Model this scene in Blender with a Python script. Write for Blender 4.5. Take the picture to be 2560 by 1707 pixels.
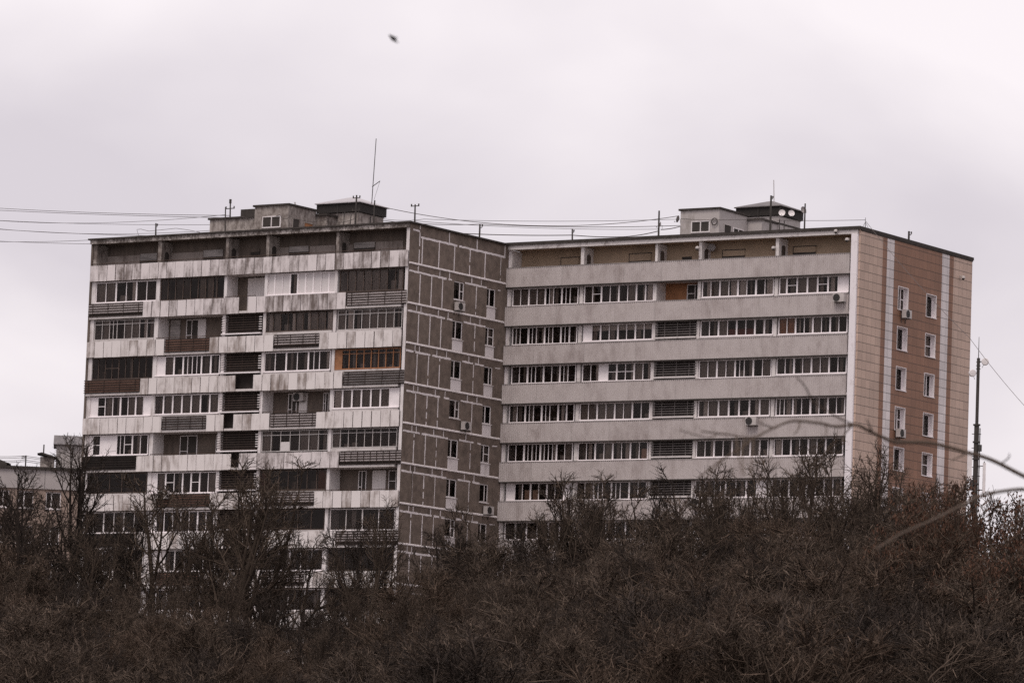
import bpy, math, random
import numpy as np
from mathutils import Matrix, Vector

random.seed(7)
S = bpy.context.scene
for o in list(bpy.data.objects):
    bpy.data.objects.remove(o)
COL = S.collection
R = math.radians

# ------------------------------------------------------------------ camera, sky, sun, exposure
F_PX, PITCH, ROLL = 11841.0, 0.1117, 0.0372          # focal length in pixels of the 2560 px wide photo
CAM = Vector((0.0, 0.0, 1.7))
cd = bpy.data.cameras.new('camera')
cam = bpy.data.objects.new('camera', cd)
COL.objects.link(cam)
S.camera = cam
cd.sensor_fit = 'HORIZONTAL'
cd.sensor_width = 36.0
cd.lens = F_PX / 2560.0 * 36.0
cd.clip_start = 0.5
cd.clip_end = 9000.0
_fw = Vector((0, math.cos(PITCH), math.sin(PITCH)))
_u0 = Vector((0, -math.sin(PITCH), math.cos(PITCH)))
_r0 = Vector((1, 0, 0))
C_R = _r0 * math.cos(ROLL) + _u0 * math.sin(ROLL)
C_U = _u0 * math.cos(ROLL) - _r0 * math.sin(ROLL)
M = Matrix((C_R, C_U, -_fw)).transposed().to_4x4()
M.translation = CAM
cam.matrix_world = M
cd.dof.use_dof = True
cd.dof.focus_distance = 310.0
cd.dof.aperture_fstop = 5.6

SUN_EL, SUN_AZ = R(60), R(205)                       # azimuth clockwise from +Y: behind the camera, a little left
w = bpy.data.worlds.new('World')
S.world = w
w.use_nodes = True
nt = w.node_tree
nt.nodes.clear()
N = nt.nodes.new
out = N('ShaderNodeOutputWorld')
bg = N('ShaderNodeBackground')
sky = N('ShaderNodeTexSky')
sky.sky_type = 'NISHITA'
sky.sun_disc = False
sky.sun_elevation = SUN_EL
sky.sun_rotation = SUN_AZ
sky.dust_density = 3.0
tc = N('ShaderNodeTexCoord')
mp = N('ShaderNodeMapping')
mp.inputs['Scale'].default_value = (1.0, 1.0, 2.0)
mp.inputs['Rotation'].default_value = (0, R(-10), 0)
n1 = N('ShaderNodeTexNoise')
n1.inputs['Scale'].default_value = 6.0
n1.inputs['Detail'].default_value = 5.0
n1.inputs['Roughness'].default_value = 0.45
n1.inputs['Distortion'].default_value = 0.3
cr = N('ShaderNodeValToRGB')
cr.color_ramp.elements[0].position = 0.36
cr.color_ramp.elements[0].color = (6.0, 5.5, 5.88, 1)
cr.color_ramp.elements[1].position = 0.58
cr.color_ramp.elements[1].color = (8.35, 7.75, 7.92, 1)
mx = N('ShaderNodeMix')
mx.data_type = 'RGBA'
mx.inputs['Factor'].default_value = 0.93
L = nt.links.new
L(tc.outputs['Generated'], mp.inputs['Vector'])
L(mp.outputs[0], n1.inputs['Vector'])
L(n1.outputs['Fac'], cr.inputs[0])
L(sky.outputs[0], mx.inputs['A'])
L(cr.outputs[0], mx.inputs['B'])
L(mx.outputs['Result'], bg.inputs['Color'])
bg.inputs['Strength'].default_value = 0.1
L(bg.outputs[0], out.inputs['Surface'])

sd = bpy.data.lights.new('sun', 'SUN')
sd.energy = 1.4
sd.angle = R(25)
sd.color = (1.0, 0.93, 0.85)
sun = bpy.data.objects.new('sun', sd)
COL.objects.link(sun)
_sv = Vector((math.sin(SUN_AZ) * math.cos(SUN_EL), math.cos(SUN_AZ) * math.cos(SUN_EL), math.sin(SUN_EL)))
sun.rotation_euler = _sv.to_track_quat('Z', 'Y').to_euler()

S.view_settings.view_transform = 'Standard'
S.view_settings.look = 'None'
S.view_settings.exposure = 0.3
S.view_settings.gamma = 1.0
S.render.engine = 'CYCLES'
S.cycles.max_bounces = 5
S.cycles.transparent_max_bounces = 12
S.cycles.use_denoising = False
S.cycles.use_adaptive_sampling = False

# ------------------------------------------------------------------ geometry of the photograph
def ray(px, py):
    return _fw + C_R * ((px - 1280.0) / F_PX) + C_U * ((853.5 - py) / F_PX)

def project(p):
    d = p - CAM
    f = d.dot(_fw)
    return 1280.0 + F_PX * d.dot(C_R) / f, 853.5 - F_PX * d.dot(C_U) / f

def at_depth(px, py, Y):
    d = ray(px, py)
    return CAM + d * (Y / d.y)

def ground_z(x, y):
    t = min(max((y - 40.0) / 240.0, 0.0), 1.0)
    return 7.4 * t * t * (3 - 2 * t)

# ------------------------------------------------------------------ object helpers
def tag(o, label=None, cat=None, group=None, kind=None):
    if label: o['label'] = label
    if cat: o['category'] = cat
    if group: o['group'] = group
    if kind: o['kind'] = kind
    return o

def empty(name, loc, rz=0.0, label=None, cat=None, group=None):
    o = bpy.data.objects.new(name, None)
    o.empty_display_size = 0.2
    COL.objects.link(o)
    o.location = loc
    o.rotation_euler = (0, 0, rz)
    return tag(o, label, cat, group)

KIDS = {}
def link(name, me, parent=None):
    o = bpy.data.objects.new(name, me)
    COL.objects.link(o)
    if parent is not None:
        o.parent = parent
        KIDS.setdefault(parent.name, []).append(o)
    return o

def copy_thing(src, loc, rz=0.0, label=None, sc=None, group=None):
    def rec(o, par):
        c = o.copy()
        COL.objects.link(c)
        if par is not None:
            c.parent = par
            KIDS.setdefault(par.name, []).append(c)
        for ch in KIDS.get(o.name, []):
            rec(ch, c)
        return c
    c = rec(src, None)
    c.location = loc
    c.rotation_euler = (0, 0, rz)
    if sc: c.scale = sc
    if label: c['label'] = label
    if group: c['group'] = group
    return c

class MB:
    def __init__(s):
        s.v = []; s.f = []; s.t = []; s.mi = []
    def quad(s, a, b, c, d, t=0.5, m=0):
        n = len(s.v)
        s.v += [tuple(a), tuple(b), tuple(c), tuple(d)]
        s.t += [t] * 4
        s.f.append((n, n + 1, n + 2, n + 3)); s.mi.append(m)
    def box(s, x0, x1, y0, y1, z0, z1, t=0.5, m=0):
        if x1 < x0: x0, x1 = x1, x0
        if y1 < y0: y0, y1 = y1, y0
        if z1 < z0: z0, z1 = z1, z0
        n = len(s.v)
        s.v += [(x0, y0, z0), (x1, y0, z0), (x1, y1, z0), (x0, y1, z0), (x0, y0, z1), (x1, y0, z1), (x1, y1, z1), (x0, y1, z1)]
        s.t += [t] * 8
        for q in ((0, 3, 2, 1), (4, 5, 6, 7), (0, 1, 5, 4), (1, 2, 6, 5), (2, 3, 7, 6), (3, 0, 4, 7)):
            s.f.append(tuple(n + i for i in q)); s.mi.append(m)
    def prism(s, pts, axis, a, b, t=0.5, m=0):
        """polygon pts (2D) extruded along axis 'x','y','z' from a to b"""
        def P(p, h):
            return (h, p[0], p[1]) if axis == 'x' else (p[0], h, p[1]) if axis == 'y' else (p[0], p[1], h)
        n = len(s.v); k = len(pts)
        s.v += [P(p, a) for p in pts] + [P(p, b) for p in pts]
        s.t += [t] * (2 * k)
        s.f.append(tuple(range(n, n + k))); s.mi.append(m)
        s.f.append(tuple(range(n + 2 * k - 1, n + k - 1, -1))); s.mi.append(m)
        for i in range(k):
            j = (i + 1) % k
            s.f.append((n + i, n + k + i, n + k + j, n + j)); s.mi.append(m)
    def tube(s, pts, r, sides=6, t=0.5, m=0, r1=None):
        pts = [Vector(p) for p in pts]
        n0 = len(s.v)
        K = len(pts)
        for i, p in enumerate(pts):
            d = (pts[min(i + 1, K - 1)] - pts[max(i - 1, 0)]).normalized()
            a = d.cross(Vector((0, 0, 1)))
            if a.length < 0.05: a = d.cross(Vector((1, 0, 0)))
            a.normalize(); b = d.cross(a)
            rr = r if r1 is None else r + (r1 - r) * i / max(K - 1, 1)
            for q in range(sides):
                an = 2 * math.pi * q / sides
                s.v.append(tuple(p + a * math.cos(an) * rr + b * math.sin(an) * rr))
                s.t.append(t)
        for i in range(K - 1):
            for q in range(sides):
                q2 = (q + 1) % sides
                s.f.append((n0 + i * sides + q, n0 + i * sides + q2, n0 + (i + 1) * sides + q2, n0 + (i + 1) * sides + q)); s.mi.append(m)
        s.f.append(tuple(n0 + q for q in range(sides))[::-1]); s.mi.append(m)
        s.f.append(tuple(n0 + (K - 1) * sides + q for q in range(sides))); s.mi.append(m)
    def lathe(s, prof, c, ax, seg=20, t=0.5, m=0):
        """prof: (radius, height along ax) list"""
        ax = Vector(ax).normalized(); c = Vector(c)
        a = ax.cross(Vector((0, 0, 1)))
        if a.length < 0.05: a = ax.cross(Vector((1, 0, 0)))
        a.normalize(); b = ax.cross(a)
        n0 = len(s.v)
        for r, h in prof:
            for q in range(seg):
                an = 2 * math.pi * q / seg
                s.v.append(tuple(c + ax * h + (a * math.cos(an) + b * math.sin(an)) * r)); s.t.append(t)
        for i in range(len(prof) - 1):
            for q in range(seg):
                q2 = (q + 1) % seg
                s.f.append((n0 + i * seg + q, n0 + i * seg + q2, n0 + (i + 1) * seg + q2, n0 + (i + 1) * seg + q)); s.mi.append(m)
    def mesh(s, name, mats):
        me = bpy.data.meshes.new(name)
        me.from_pydata(s.v, [], s.f)
        if not isinstance(mats, (list, tuple)): mats = [mats]
        for q in mats: me.materials.append(q)
        if len(mats) > 1: me.polygons.foreach_set('material_index', s.mi)
        at = me.attributes.new('tone', 'FLOAT', 'POINT')
        at.data.foreach_set('value', s.t)
        me.update()
        return me
    def build(s, name, mats, parent=None):
        return link(name, s.mesh(name, mats), parent)

# ------------------------------------------------------------------ materials
def _new(name):
    m = bpy.data.materials.new(name)
    m.use_nodes = True
    t = m.node_tree
    b = t.nodes['Principled BSDF']
    return m, t, b

def mat(name, col, rough=0.8, var=0.25, scale=3.0, stretch=(1, 1, 1), bump=0.0, tone=0.0, metal=0.0, spec=0.3, detail=5.0):
    """base colour with noise variation of brightness and per-element tone"""
    m, t, b = _new(name)
    b.inputs['Roughness'].default_value = rough
    b.inputs['Metallic'].default_value = metal
    b.inputs['Specular IOR Level'].default_value = spec
    n = t.nodes.new
    tcn = n('ShaderNodeTexCoord'); mpn = n('ShaderNodeMapping')
    mpn.inputs['Scale'].default_value = stretch
    no = n('ShaderNodeTexNoise'); no.inputs['Scale'].default_value = scale; no.inputs['Detail'].default_value = detail
    t.links.new(tcn.outputs['Object'], mpn.inputs[0]); t.links.new(mpn.outputs[0], no.inputs['Vector'])
    mr = n('ShaderNodeMapRange')
    mr.inputs['From Min'].default_value = 0.25; mr.inputs['From Max'].default_value = 0.75
    mr.inputs['To Min'].default_value = 1 - var; mr.inputs['To Max'].default_value = 1 + var
    t.links.new(no.outputs['Fac'], mr.inputs['Value'])
    src = mr.outputs[0]
    if tone:
        at = n('ShaderNodeAttribute'); at.attribute_name = 'tone'
        m2 = n('ShaderNodeMapRange')
        m2.inputs['To Min'].default_value = 1 - tone; m2.inputs['To Max'].default_value = 1 + tone
        t.links.new(at.outputs['Fac'], m2.inputs['Value'])
        mm = n('ShaderNodeMath'); mm.operation = 'MULTIPLY'
        t.links.new(src, mm.inputs[0]); t.links.new(m2.outputs[0], mm.inputs[1])
        src = mm.outputs[0]
    vm = n('ShaderNodeVectorMath'); vm.operation = 'SCALE'
    vm.inputs[0].default_value = col
    t.links.new(src, vm.inputs['Scale'])
    t.links.new(vm.outputs[0], b.inputs['Base Color'])
    if bump:
        bp = n('ShaderNodeBump'); bp.inputs['Strength'].default_value = bump; bp.inputs['Distance'].default_value = 0.03
        t.links.new(no.outputs['Fac'], bp.inputs['Height']); t.links.new(bp.outputs[0], b.inputs['Normal'])
    return m

def mat_stained(name, base, grime, lo, hi, scale=1.0, tone=0.12, zs=0.22, rough=0.85):
    """pale sheet with grime that has run down it in vertical streaks"""
    m, t, b = _new(name)
    b.inputs['Roughness'].default_value = rough
    b.inputs['Specular IOR Level'].default_value = 0.2
    n = t.nodes.new
    tcn = n('ShaderNodeTexCoord')
    atn = n('ShaderNodeAttribute'); atn.attribute_name = 'tone'
    def noise(st, sc, det=6.0, rg=0.6):
        mpn = n('ShaderNodeMapping'); mpn.inputs['Scale'].default_value = st
        no = n('ShaderNodeTexNoise'); no.inputs['Scale'].default_value = sc
        no.inputs['Detail'].default_value = det; no.inputs['Roughness'].default_value = rg
        va = n('ShaderNodeVectorMath'); va.operation = 'ADD'
        vs = n('ShaderNodeVectorMath'); vs.operation = 'SCALE'; vs.inputs[0].default_value = (23.0, 11.0, 5.0)
        t.links.new(atn.outputs['Fac'], vs.inputs['Scale'])
        t.links.new(tcn.outputs['Object'], mpn.inputs[0]); t.links.new(mpn.outputs[0], va.inputs[0])
        t.links.new(vs.outputs[0], va.inputs[1]); t.links.new(va.outputs[0], no.inputs['Vector'])
        return no.outputs['Fac']
    a = noise((1, 1, zs), 3.2 * scale)
    c = noise((1, 1, 0.8), 0.6 * scale, 3.0)
    d = noise((1, 1, 1), 9.0 * scale, 4.0)
    ad = n('ShaderNodeMath'); ad.operation = 'MULTIPLY_ADD'; ad.inputs[1].default_value = 0.9
    t.links.new(c, ad.inputs[0]); t.links.new(a, ad.inputs[2])
    at = n('ShaderNodeAttribute'); at.attribute_name = 'tone'
    ad2 = n('ShaderNodeMath'); ad2.operation = 'MULTIPLY_ADD'; ad2.inputs[1].default_value = -tone
    t.links.new(at.outputs['Fac'], ad2.inputs[0]); t.links.new(ad.outputs[0], ad2.inputs[2])
    ad3 = n('ShaderNodeMath'); ad3.operation = 'MULTIPLY_ADD'; ad3.inputs[1].default_value = 0.25
    t.links.new(d, ad3.inputs[0]); t.links.new(ad2.outputs[0], ad3.inputs[2])
    mr = n('ShaderNodeMapRange'); mr.interpolation_type = 'SMOOTHSTEP'
    mr.inputs['From Min'].default_value = lo; mr.inputs['From Max'].default_value = hi
    t.links.new(ad3.outputs[0], mr.inputs['Value'])
    mxn = n('ShaderNodeMix'); mxn.data_type = 'RGBA'
    mxn.inputs['A'].default_value = (*base, 1); mxn.inputs['B'].default_value = (*grime, 1)
    t.links.new(mr.outputs[0], mxn.inputs['Factor'])
    t.links.new(mxn.outputs['Result'], b.inputs['Base Color'])
    return m

def mat_glass(name='window_glass', tint=(0.66, 0.62, 0.59)):
    m, t, b = _new(name)
    t.nodes.remove(b)
    n = t.nodes.new
    o = t.nodes['Material Output']
    tr = n('ShaderNodeBsdfTransparent'); tr.inputs[0].default_value = (*tint, 1)
    gl = n('ShaderNodeBsdfGlossy'); gl.inputs['Roughness'].default_value = 0.04; gl.inputs[0].default_value = (0.85, 0.78, 0.75, 1)
    fr = n('ShaderNodeFresnel'); fr.inputs['IOR'].default_value = 1.33
    tcn = n('ShaderNodeTexCoord'); no = n('ShaderNodeTexNoise'); no.inputs['Scale'].default_value = 0.9
    bp = n('ShaderNodeBump'); bp.inputs['Strength'].default_value = 0.15; bp.inputs['Distance'].default_value = 0.1
    t.links.new(tcn.outputs['Object'], no.inputs['Vector']); t.links.new(no.outputs['Fac'], bp.inputs['Height'])
    t.links.new(bp.outputs[0], gl.inputs['Normal'])
    mxn = n('ShaderNodeMixShader')
    t.links.new(fr.outputs[0], mxn.inputs[0]); t.links.new(tr.outputs[0], mxn.inputs[1]); t.links.new(gl.outputs[0], mxn.inputs[2])
    t.links.new(mxn.outputs[0], o.inputs['Surface'])
    return m

def mat_tiles(name, bands, Ls):
    """gable cladding: vertical colour bands over the depth of the wall, square tiles with dark joints"""
    m, t, b = _new(name)
    b.inputs['Roughness'].default_value = 0.65
    n = t.nodes.new; lk = t.links.new
    tcn = n('ShaderNodeTexCoord'); sp = n('ShaderNodeSeparateXYZ')
    lk(tcn.outputs['Object'], sp.inputs[0])
    dv = n('ShaderNodeMath'); dv.operation = 'DIVIDE'; dv.inputs[1].default_value = Ls
    lk(sp.outputs['Y'], dv.inputs[0])
    rp = n('ShaderNodeValToRGB'); rp.color_ramp.interpolation = 'CONSTANT'
    el = rp.color_ramp.elements
    el[0].position = 0; el[0].color = (*bands[0][1], 1)
    el[1].position = bands[1][0]; el[1].color = (*bands[1][1], 1)
    for p, c in bands[2:]:
        e = el.new(p); e.color = (*c, 1)
    lk(dv.outputs[0], rp.inputs[0])
    # per-tile tone
    def cell(sock, size):
        q = n('ShaderNodeMath'); q.operation = 'DIVIDE'; q.inputs[1].default_value = size; lk(sock, q.inputs[0])
        fl = n('ShaderNodeMath'); fl.operation = 'FLOOR'; lk(q.outputs[0], fl.inputs[0])
        fc = n('ShaderNodeMath'); fc.operation = 'FRACT'; lk(q.outputs[0], fc.inputs[0])
        return fl.outputs[0], fc.outputs[0]
    fy, cy = cell(sp.outputs['Y'], 0.6); fz, cz = cell(sp.outputs['Z'], 0.605)
    cb = n('ShaderNodeCombineXYZ'); lk(fy, cb.inputs[0]); lk(fz, cb.inputs[1])
    wn = n('ShaderNodeTexWhiteNoise'); wn.noise_dimensions = '2D'; lk(cb.outputs[0], wn.inputs['Vector'])
    mr = n('ShaderNodeMapRange'); mr.inputs['To Min'].default_value = 0.91; mr.inputs['To Max'].default_value = 1.07
    lk(wn.outputs['Value'], mr.inputs['Value'])
    no = n('ShaderNodeTexNoise'); no.inputs['Scale'].default_value = 0.35; no.inputs['Detail'].default_value = 6
    lk(tcn.outputs['Object'], no.inputs['Vector'])
    mr2 = n('ShaderNodeMapRange'); mr2.inputs['From Min'].default_value = 0.3; mr2.inputs['From Max'].default_value = 0.7
    mr2.inputs['To Min'].default_value = 0.86; mr2.inputs['To Max'].default_value = 1.1
    lk(no.outputs['Fac'], mr2.inputs['Value'])
    m1 = n('ShaderNodeMath'); m1.operation = 'MULTIPLY'; lk(mr.outputs[0], m1.inputs[0]); lk(mr2.outputs[0], m1.inputs[1])
    # joints
    def joint(fr, wd, k):
        lt = n('ShaderNodeMath'); lt.operation = 'LESS_THAN'; lt.inputs[1].default_value = wd; lk(fr, lt.inputs[0])
        ms = n('ShaderNodeMath'); ms.operation = 'MULTIPLY_ADD'; ms.inputs[1].default_value = -k; ms.inputs[2].default_value = 1.0
        lk(lt.outputs[0], ms.inputs[0]); return ms.outputs[0]
    jz = joint(cz, 0.085, 0.62); jy = joint(cy, 0.06, 0.34)
    m2 = n('ShaderNodeMath'); m2.operation = 'MULTIPLY'; lk(jz, m2.inputs[0]); lk(jy, m2.inputs[1])
    m3 = n('ShaderNodeMath'); m3.operation = 'MULTIPLY'; lk(m1.outputs[0], m3.inputs[0]); lk(m2.outputs[0], m3.inputs[1])
    vm = n('ShaderNodeVectorMath'); vm.operation = 'SCALE'; lk(rp.outputs[0], vm.inputs[0]); lk(m3.outputs[0], vm.inputs['Scale'])
    lk(vm.outputs[0], b.inputs['Base Color'])
    return m

MT = {}
MT['glass'] = mat_glass()
MT['glass_shaded'] = mat_glass('shaded_dark_glass', (0.36, 0.32, 0.29))  # darker tint puts the shade of the unlit bays into the panes
MT['pvc'] = mat('white_frame_paint', (0.80, 0.74, 0.75), 0.5, 0.06, 2.0)
MT['oldwhite'] = mat_stained('weathered_white_paint', (0.70, 0.65, 0.65), (0.34, 0.29, 0.27), 0.95, 1.5)
MT['thinframe'] = mat('grey_frame_paint', (0.52, 0.48, 0.47), 0.6, 0.2, 3.0)
MT['darkwood'] = mat('dark_stained_wood', (0.085, 0.06, 0.05), 0.7, 0.3, 4.0, tone=0.2)
MT['orangewood'] = mat('varnished_orange_wood', (0.30, 0.135, 0.065), 0.6, 0.25, 3.0)
MT['sheet_heavy'] = mat_stained('asbestos_sheet_heavily_stained', (0.68, 0.62, 0.62), (0.15, 0.12, 0.11), 0.72, 1.25, 1.0, 0.34)
MT['sheet'] = mat_stained('asbestos_sheet_lightly_stained', (0.70, 0.645, 0.635), (0.22, 0.175, 0.155), 0.80, 1.36, 1.0, 0.30)
MT['slab'] = mat_stained('slab_edge_concrete', (0.60, 0.55, 0.54), (0.3, 0.26, 0.24), 0.95, 1.5)
MT['fascia_old'] = mat_stained('peeling_fascia', (0.50, 0.45, 0.43), (0.12, 0.10, 0.09), 0.75, 1.15, 2.0, 0.1, 0.9)
MT['fascia_new'] = mat_stained('painted_fascia', (0.66, 0.61, 0.60), (0.25, 0.21, 0.2), 1.0, 1.5, 1.5, 0.1, 0.8)
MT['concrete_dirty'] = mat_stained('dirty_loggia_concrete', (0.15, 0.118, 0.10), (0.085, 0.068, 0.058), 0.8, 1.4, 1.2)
MT['concrete_grey'] = mat_stained('roof_cabin_concrete', (0.40, 0.355, 0.33), (0.12, 0.095, 0.085), 0.72, 1.3, 1.2, 0.1, 0.5)
MT['course'] = mat_stained('paler_panel_course', (0.30, 0.255, 0.235), (0.15, 0.12, 0.105), 0.9, 1.4)
MT['concrete_newer'] = mat_stained('roof_cabin_render', (0.44, 0.40, 0.39), (0.26, 0.23, 0.21), 1.0, 1.5, 1.0, 0.1, 0.4)
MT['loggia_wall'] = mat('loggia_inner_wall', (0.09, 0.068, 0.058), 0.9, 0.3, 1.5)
MT['beige_wall'] = mat('beige_loggia_render', (0.36, 0.265, 0.19), 0.9, 0.15, 1.2)
MT['orange_wall'] = mat('orange_brown_loggia_render', (0.30, 0.14, 0.07), 0.9, 0.2, 1.5)
MT['bitumen'] = mat('bitumen_roofing', (0.05, 0.042, 0.038), 0.9, 0.3, 3.0)
MT['pebble'] = mat('brown_pebbledash', (0.158, 0.122, 0.102), 0.95, 0.32, 2.2, bump=0.4, detail=12)
MT['sealant'] = mat('white_joint_sealant', (0.70, 0.64, 0.64), 0.8, 0.2, 3.0)
MT['patch'] = mat_stained('pale_infill_panel', (0.70, 0.64, 0.64), (0.4, 0.35, 0.33), 1.0, 1.6)
MT['corrug'] = mat_stained('grey_corrugated_cladding', (0.48, 0.428, 0.418), (0.28, 0.232, 0.222), 0.84, 1.6, 0.6, 0.1, 0.5, 0.6)
MT['stucco'] = mat_stained('white_stucco_pillar', (0.78, 0.73, 0.75), (0.5, 0.44, 0.44), 1.05, 1.6, 2.0, 0.1, 0.5)
MT['slat_dark'] = mat('dark_brown_slat', (0.042, 0.028, 0.023), 0.8, 0.3, 3.0, tone=0.3)
MT['slat_rust'] = mat('rusty_brown_board', (0.20, 0.115, 0.085), 0.85, 0.4, 2.0, stretch=(0.4, 1, 3))
MT['slat_void_black'] = mat('near_black_board_and_void', (0.024, 0.018, 0.016), 0.9, 0.3, 2.0)
MT['slat_grey'] = mat('grey_slat_board', (0.30, 0.27, 0.26), 0.85, 0.4, 2.0, stretch=(0.5, 1, 3))
MT['slat_pale'] = mat('pale_board', (0.62, 0.55, 0.53), 0.85, 0.25, 2.0, stretch=(0.5, 1, 3))
MT['slat_metal'] = mat('grey_metal_slat', (0.19, 0.168, 0.162), 0.6, 0.2, 3.0)
MT['rail'] = mat('rusty_rail', (0.07, 0.045, 0.035), 0.8, 0.3, 4.0)
MT['c_grey'] = mat('grey_net_curtain', (0.30, 0.265, 0.255), 0.9, 0.3, 3.0, stretch=(4, 1, 0.3))
MT['c_light'] = mat('pale_curtain', (0.62, 0.57, 0.56), 0.9, 0.2, 3.0, stretch=(4, 1, 0.3))
MT['c_white'] = mat('white_blind', (0.60, 0.555, 0.555), 0.8, 0.08, 12.0, stretch=(0.2, 1, 3))
MT['c_orange'] = mat('orange_curtain', (0.42, 0.22, 0.14), 0.9, 0.2, 3.0, stretch=(4, 1, 0.3))
MT['c_red'] = mat('dark_red_cloth', (0.16, 0.05, 0.045), 0.9, 0.2, 3.0)
MT['c_peach'] = mat('peach_board', (0.46, 0.32, 0.26), 0.9, 0.1, 3.0)
MT['ac'] = mat('white_ac_casing', (0.48, 0.435, 0.42), 0.5, 0.12, 3.0)
MT['ac_dark'] = mat('dark_ac_grille', (0.05, 0.045, 0.043), 0.6, 0.2, 6.0)
MT['metal_dark'] = mat('dark_mast_steel', (0.045, 0.037, 0.033), 0.6, 0.25, 4.0)
MT['metal_pale'] = mat('pale_aerial_metal', (0.42, 0.39, 0.39), 0.5, 0.1, 4.0)
MT['dish'] = mat('pale_dish_paint', (0.72, 0.67, 0.67), 0.5, 0.1, 2.0)
MT['dish_grey'] = mat('grey_dish_paint', (0.30, 0.27, 0.265), 0.5, 0.1, 2.0)
MT['tin'] = mat('tin_roofing', (0.42, 0.39, 0.40), 0.4, 0.15, 1.5, stretch=(3, 1, 1), metal=0.2)
MT['tin_dark'] = mat('dark_tin_roofing', (0.13, 0.115, 0.115), 0.5, 0.25, 1.5, stretch=(3, 1, 1))
MT['louvre'] = mat('black_louvre', (0.03, 0.025, 0.023), 0.7, 0.3, 4.0)
MT['wire'] = mat('cable_sheath', (0.09, 0.075, 0.072), 0.7, 0.1, 1.0)
MT['room'] = mat('dim_room', (0.05, 0.042, 0.038), 0.95, 0.2, 2.0)  # dark paint stands in for unlit rooms, slots and niches
MT['brick_tan'] = mat('tan_facade', (0.30, 0.225, 0.19), 0.9, 0.2, 1.0, detail=8)
MT['far_band'] = mat('pale_grey_parapet_render', (0.40, 0.36, 0.355), 0.9, 0.12, 0.6)
RED, BEI, WHT = (0.25, 0.127, 0.080), (0.51, 0.37, 0.30), (0.68, 0.62, 0.615)

# ------------------------------------------------------------------ building frame helpers
class Block:
    """local frame: x along the loggia front, y into the building, z up; base at z = 0"""
    def __init__(s, name, corner, th, Lf, Ls, roof, dp, ph, label):
        ux = Vector((math.cos(th), math.sin(th), 0)); uy = Vector((-math.sin(th), math.cos(th), 0))
        s.H = 38.0; s.Lf = Lf; s.Ls = Ls; s.dp = dp; s.ph = ph
        s.o = Vector((corner[0], corner[1], 0)) - ux * Lf
        s.o.z = roof + CAM.z - s.H
        s.ux, s.uy, s.th = ux, uy, th
        s.root = empty(name, s.o, th, label, 'apartment block')
    def w(s, x, y, z):
        return s.o + s.ux * x + s.uy * y + Vector((0, 0, z))
    def zp(s, k):
        return s.H - s.dp - 2.75 * k
    def u(s, px, z, y=0.0):
        a, b = 0.0, s.Lf
        fa = project(s.w(a, y, z))[0] - px; fb = project(s.w(b, y, z))[0] - px
        for _ in range(6):
            c = b - fb * (b - a) / (fb - fa)
            a, fa = b, fb
            b, fb = c, project(s.w(c, y, z))[0] - px
            if abs(fb) < 1e-4: break
        return b
    def hit(s, px, py, y=0.0):
        d = ray(px, py)
        q = s.o + s.uy * y - CAM
        t = q.dot(s.uy) / d.dot(s.uy)
        p = CAM + d * t - s.o
        return p.dot(s.ux), p.z
    def hit_side(s, px, py, x):
        d = ray(px, py)
        q = s.o + s.ux * x - CAM
        t = q.dot(s.ux) / d.dot(s.ux)
        p = CAM + d * t - s.o
        return p.dot(s.uy), p.z

def holed(mb, b0, b1, z0, z1, holes, P, depth, t=0.5, mrev=0):
    """a wall b0..b1 x z0..z1 with rectangular holes (b0,b1,z0,z1) and reveals; P maps (b, depth, z)"""
    bs = sorted({b0, b1, *[h[0] for h in holes], *[h[1] for h in holes]})
    zs = sorted({z0, z1, *[h[2] for h in holes], *[h[3] for h in holes]})
    for i in range(len(bs) - 1):
        for j in range(len(zs) - 1):
            cb, cz = (bs[i] + bs[i + 1]) / 2, (zs[j] + zs[j + 1]) / 2
            if any(h[0] < cb < h[1] and h[2] < cz < h[3] for h in holes): continue
            mb.quad(P(bs[i], 0, zs[j]), P(bs[i + 1], 0, zs[j]), P(bs[i + 1], 0, zs[j + 1]), P(bs[i], 0, zs[j + 1]), t)
    for h in holes:
        a, b, c, d = h
        mb.quad(P(a, 0, c), P(b, 0, c), P(b, depth, c), P(a, depth, c), t, mrev)
        mb.quad(P(a, 0, d), P(b, 0, d), P(b, depth, d), P(a, depth, d), t, mrev)
        mb.quad(P(a, 0, c), P(a, 0, d), P(a, depth, d), P(a, depth, c), t, mrev)
        mb.quad(P(b, 0, c), P(b, 0, d), P(b, depth, d), P(b, depth, c), t, mrev)

def drape(mb, x0, x1, y, z0, z1, fold=0.03, per=0.16):
    n = max(4, int((x1 - x0) / per * 4))
    ph = random.random() * 6
    pr = None
    for i in range(n + 1):
        x = x0 + (x1 - x0) * i / n
        yy = y + fold * math.sin(ph + x / per * 6.283) + 0.01 * math.sin(x * 11)
        if pr: mb.quad((pr[0], pr[1], z0), (x, yy, z0), (x, yy, z1), (pr[0], pr[1], z1))
        pr = (x, yy)

FRAME = {'pvc': ('pvc', 0.12, 0.05, 0.075), 'old': ('oldwhite', 0.10, 0.055, 0.07), 'thin': ('thinframe', 0.05, 0.04, 0.045),
         'dark': ('darkwood', 0.08, 0.05, 0.06), 'wood': ('orangewood', 0.11, 0.06, 0.07), 'shade': ('darkwood', 0.07, 0.05, 0.05)}

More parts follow.
